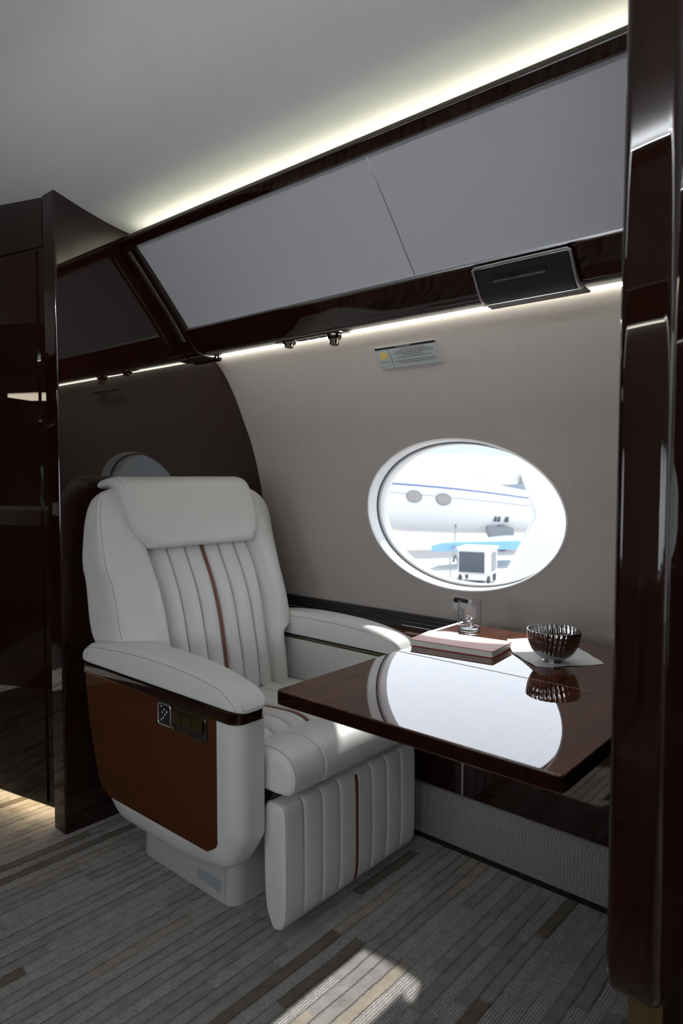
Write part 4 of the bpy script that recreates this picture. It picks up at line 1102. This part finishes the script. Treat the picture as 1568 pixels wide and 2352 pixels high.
def tfor(px): # parameter t of the axis at pixel column
    best = min(range(1001), key=lambda k: abs(colpx(Ax+ad*AL*k/1000)-px)); return best/1000
def colpx(P):
    v = P-EYE; return 784+1568*v.dot(_r2)/v.dot(_f)
for px in (930, 995):
    t = tfor(px); c = fus(t, math.radians(11), .004); n1 = (side*math.cos(math.radians(11))+upv*math.sin(math.radians(11)))
    v2 = (upv*math.cos(math.radians(11))-side*math.sin(math.radians(11)))
    for nm, a, b_, mat, o1 in (('window_rim', .34, .255, M['grey_gear'], .02), ('window', .30, .215, M['jet_window'], .035)):
        bm = BM(); A = [c+ad*a*math.cos(2*PI*k/40)+v2*b_*math.sin(2*PI*k/40)+n1*o1 for k in range(40)]; B = [p-n1*.06 for p in A]
        A = [bm.verts.new(p) for p in A]; B = [bm.verts.new(p) for p in B]; bm.faces.new(A); bm.faces.new(B[::-1])
        for i in range(40): bm.faces.new([A[i], A[(i+1) % 40], B[(i+1) % 40], B[i]])
        build(nm, bm, mat, jet)
for px, dph, w in ((1117, -20, .11), (1126, -20, .11), (1143, -20, .16)):
    t = tfor(px); c = fus(t, math.radians(dph), .01)
    bm = BM(); u2 = upv*.11; q = side*.03
    A = [c+ad*w/2*a+u2*b_+q for a, b_ in ((-1, -1), (1, -1), (1, 1), (-1, 1))]; B = [p-side*.2 for p in A]
    A = [bm.verts.new(p) for p in A]; B = [bm.verts.new(p) for p in B]; bm.faces.new(A); bm.faces.new(B[::-1])
    for i in range(4): bm.faces.new([A[i], A[(i+1) % 4], B[(i+1) % 4], B[i]])
    build('access_hatch', bm, M['dark_gear'], jet)
# landing gear strut and wheels, belly fairing
bm = BM(); p = at(1150, 1205, 28.6); tube(bm, [p, Vector((p.x+.1, p.y, GZ+.35))], .14, 12); gr = build('gear_strut', bm, M['grey_gear'], jet)
bm = BM(); lathe(bm, [(.10, -.12), (.33, -.12), (.38, -.06), (.38, .06), (.33, .12), (.10, .12)], (p.x+.1, p.y, GZ+.38), 32, side); build('wheel', bm, M['dark_gear'], jet)
bm = BM(); a = at(1118, 1212, 28.4); c = at(1180, 1218, 28.4)
prism_pts = [at(1118, 1208, 28.4), at(1178, 1212, 28.4), at(1180, 1248, 28.4), at(1135, 1246, 28.4)]
A = [bm.verts.new(q+side*.05) for q in prism_pts]; B = [bm.verts.new(q-side*.5) for q in prism_pts]; bm.faces.new(A); bm.faces.new(B[::-1])
for i in range(4): bm.faces.new([A[i], A[(i+1) % 4], B[(i+1) % 4], B[i]])
build('gear_door', bm, M['grey_gear'], jet)
# wing with pale blue underside/leading edge
bm = BM(); w0 = at(990, 1275, 23.4); w1 = at(1160, 1258, 26); w2 = at(1215, 1285, 22.5)
tri = [w0, at(1015, 1267, 24.4), w1, at(1200, 1258, 26), at(1200, 1276, 24), at(1060, 1280, 23.4), at(1015, 1279, 23.2)]
zz0 = GZ+.75
A = [bm.verts.new((q.x, q.y, zz0+(i > 1)*.12)) for i, q in enumerate(tri)]; B = [bm.verts.new((q.x, q.y, zz0-.18)) for q in tri]
bm.faces.new(A); bm.faces.new(B[::-1])
for i in range(len(tri)): bm.faces.new([A[i], A[(i+1) % len(tri)], B[(i+1) % len(tri)], B[i]])
o = build('wing', bm, M['pale_blue'], jet); o['label'] = 'pale blue wing panel'
# cart
cc = at(1095, 1332, 20.3); cart = empty('ground_power_cart', (cc.x, cc.y, GZ), 'white wheeled ground power cart with dark grille beside the jet', 'cart')
hx = Vector((_r2.x, _r2.y, 0)).normalized(); hy = Vector((-hx.y, hx.x, 0))
rot = Matrix.Rotation(math.radians(-24), 4, 'Z')
Mx = Matrix.Translation((cc.x, cc.y, GZ)) @ Matrix(((hx.x, hy.x, 0, 0), (hx.y, hy.y, 0, 0), (0, 0, 1, 0), (0, 0, 0, 1))) @ rot
def cbox(x0, x1, y0, y1, z0, z1, nm, mat, par=cart, bev=.02):
    bm = BM(); box(bm, x0, x1, y0, y1, z0, z1, bev, 2, Mx); return build(nm, bm, mat, par)
cbox(-.48, .48, -.42, .55, .24, .98, 'housing', M['jet'])
cbox(-.44, .30, -.445, -.415, .32, .92, 'grille', M['dark_gear'], bev=.005)
cbox(.475, .495, -.30, .35, .34, .90, 'side_grille', M['grey_gear'], bev=.005)
cbox(-.52, .52, -.46, .60, .98, 1.03, 'lid', M['jet'])
cbox(.32, .40, -.50, -.42, .30, .80, 'handle', M['jet'])
for (x, y) in ((-.42, -.36), (.42, -.36), (.42, .48), (-.42, .48)):
    bm = BM(); lathe(bm, [(.03, -.04), (.10, -.04), (.115, -.02), (.115, .02), (.10, .04), (.03, .04)], Mx @ Vector((x, y, .117)), 24, (Mx.to_3x3() @ Vector((1, 0, 0)))); build('wheel', bm, M['dark_gear'], cart)
bm = BM()
cp_ = [at(1046, 1205, 27.6), at(1045, 1225, 26), at(1043, 1260, 23), at(1041, 1290, 21.2)]
cp_ = catmull(cp_+[Vector((at(1046, 1298, 20.6).x, at(1046, 1298, 20.6).y, GZ+.75)), Mx @ Vector((-.45, -.40, .5))], 8)
tube(bm, cp_, .032, 8); tag(build('power_cable', bm, M['dark_gear']), 'dark power cable hanging from the jet to the cart', 'cable')
bm = BM(); pts = [at(940, 1308, 21), at(1000, 1311, 20.5), at(1052, 1312, 20.2)]
for i, q in enumerate(pts): q.z = GZ+.06
tube(bm, catmull(pts, 6), .05, 8); tag(build('ground_cable', bm, M['grey_gear']), 'cable lying on the apron left of the cart', 'cable')
bm = BM(); q = at(1075, 1322, 19.6); q = Vector((q.x, q.y, GZ)); box(bm, -.45, .45, -.12, .12, 0, .12, .03, 2, Matrix.Translation(q) @ Matrix(((hx.x, hy.x, 0, 0), (hx.y, hy.y, 0, 0), (0, 0, 1, 0), (0, 0, 0, 1)))); tag(build('tow_bar', bm, M['dark_gear']), 'dark tow bar lying in front of the cart', 'tow bar')
# distant jet and hangar
far = empty('distant_jet', (at(1000, 1070, 70).x, at(1000, 1070, 70).y, GZ), 'large white aircraft standing far behind the parked jet', 'aircraft')
A0 = at(780, 1078, 68); B0 = at(1300, 1082, 74); fd = (B0-A0); fl = fd.length; fd.normalize(); fs = fd.cross(Vector((0, 0, 1))).normalized(); fu = fs.cross(fd)
bm = BM(); loft(bm, [[A0+fd*fl*k/20+(fs*math.cos(2*PI*q/32)+fu*math.sin(2*PI*q/32))*sinterp(k/20, [(0, .6), (.1, 1.3), (.25, 1.55), (.7, 1.5), (1, .7)]) for q in range(32)] for k in range(21)], True, True); build('fuselage', bm, M['jet'], far)
bm = BM(); fq = [at(1205, 1078, 71), at(1228, 1112, 71), at(1190, 1112, 71)]; A = [bm.verts.new(p) for p in fq]; B = [bm.verts.new(p+Vector((_f.x, _f.y, 0))*.4) for p in fq]; bm.faces.new(A); bm.faces.new(B[::-1])
for i in range(3): bm.faces.new([A[i], A[(i+1) % 3], B[(i+1) % 3], B[i]])
o = build('tail_fin', bm, M['grey_gear'], far)
hgr = at(1000, 1100, 110)
Hm = Matrix.Translation((hgr.x, hgr.y, GZ)) @ Matrix(((hx.x, hy.x, 0, 0), (hx.y, hy.y, 0, 0), (0, 0, 1, 0), (0, 0, 0, 1)))
hg = empty('hangar', (hgr.x, hgr.y, GZ), 'long pale hangar on the horizon behind the aircraft', 'building')
bm = BM(); box(bm, -60, 60, 0, 20, 0, 4.5, 0, 1, Hm); build('wall', bm, M['hangar'], hg)
bm = BM(); prism(bm, [(0, 4.5), (10, 6.0), (20, 4.5)], 0, -60, 60); 
for v in bm.verts: v.co = Hm @ v.co
build('roof', bm, M['jet'], hg)
# white angular panel of unknown kind, close by on the right
wg = empty('white_panel', (at(1290, 1200, 9).x, at(1290, 1200, 9).y, GZ), 'large bright white angular panel just outside filling the right of the window', 'aircraft part')
poly = [(1190, 1050), (1194, 1060), (1244, 1189), (1152, 1355), (1140, 1380), (1420, 1420), (1460, 1000), (1180, 990)]
A = [at(x, y, 8.5) for x, y in poly]
fwd = Vector((_f.x, _f.y, 0)).normalized()
bm = BM(); A1 = [bm.verts.new(p) for p in A]; B1 = [bm.verts.new(p+fwd*.5+_r2*.08) for p in A]; bm.faces.new(A1); bm.faces.new(B1[::-1])
for i in range(len(A)): bm.faces.new([A1[i], A1[(i+1) % len(A)], B1[(i+1) % len(A)], B1[i]])
bmesh.ops.bevel(bm, geom=list(bm.edges), offset=.03, segments=2, affect='EDGES')
build('panel', bm, M['jet'], wg)
bm = BM(); q = at(1300, 1380, 8.7); tube(bm, [(q.x, q.y, GZ), (q.x, q.y, q.z)], .15, 16); build('stand', bm, M['grey_gear'], wg)
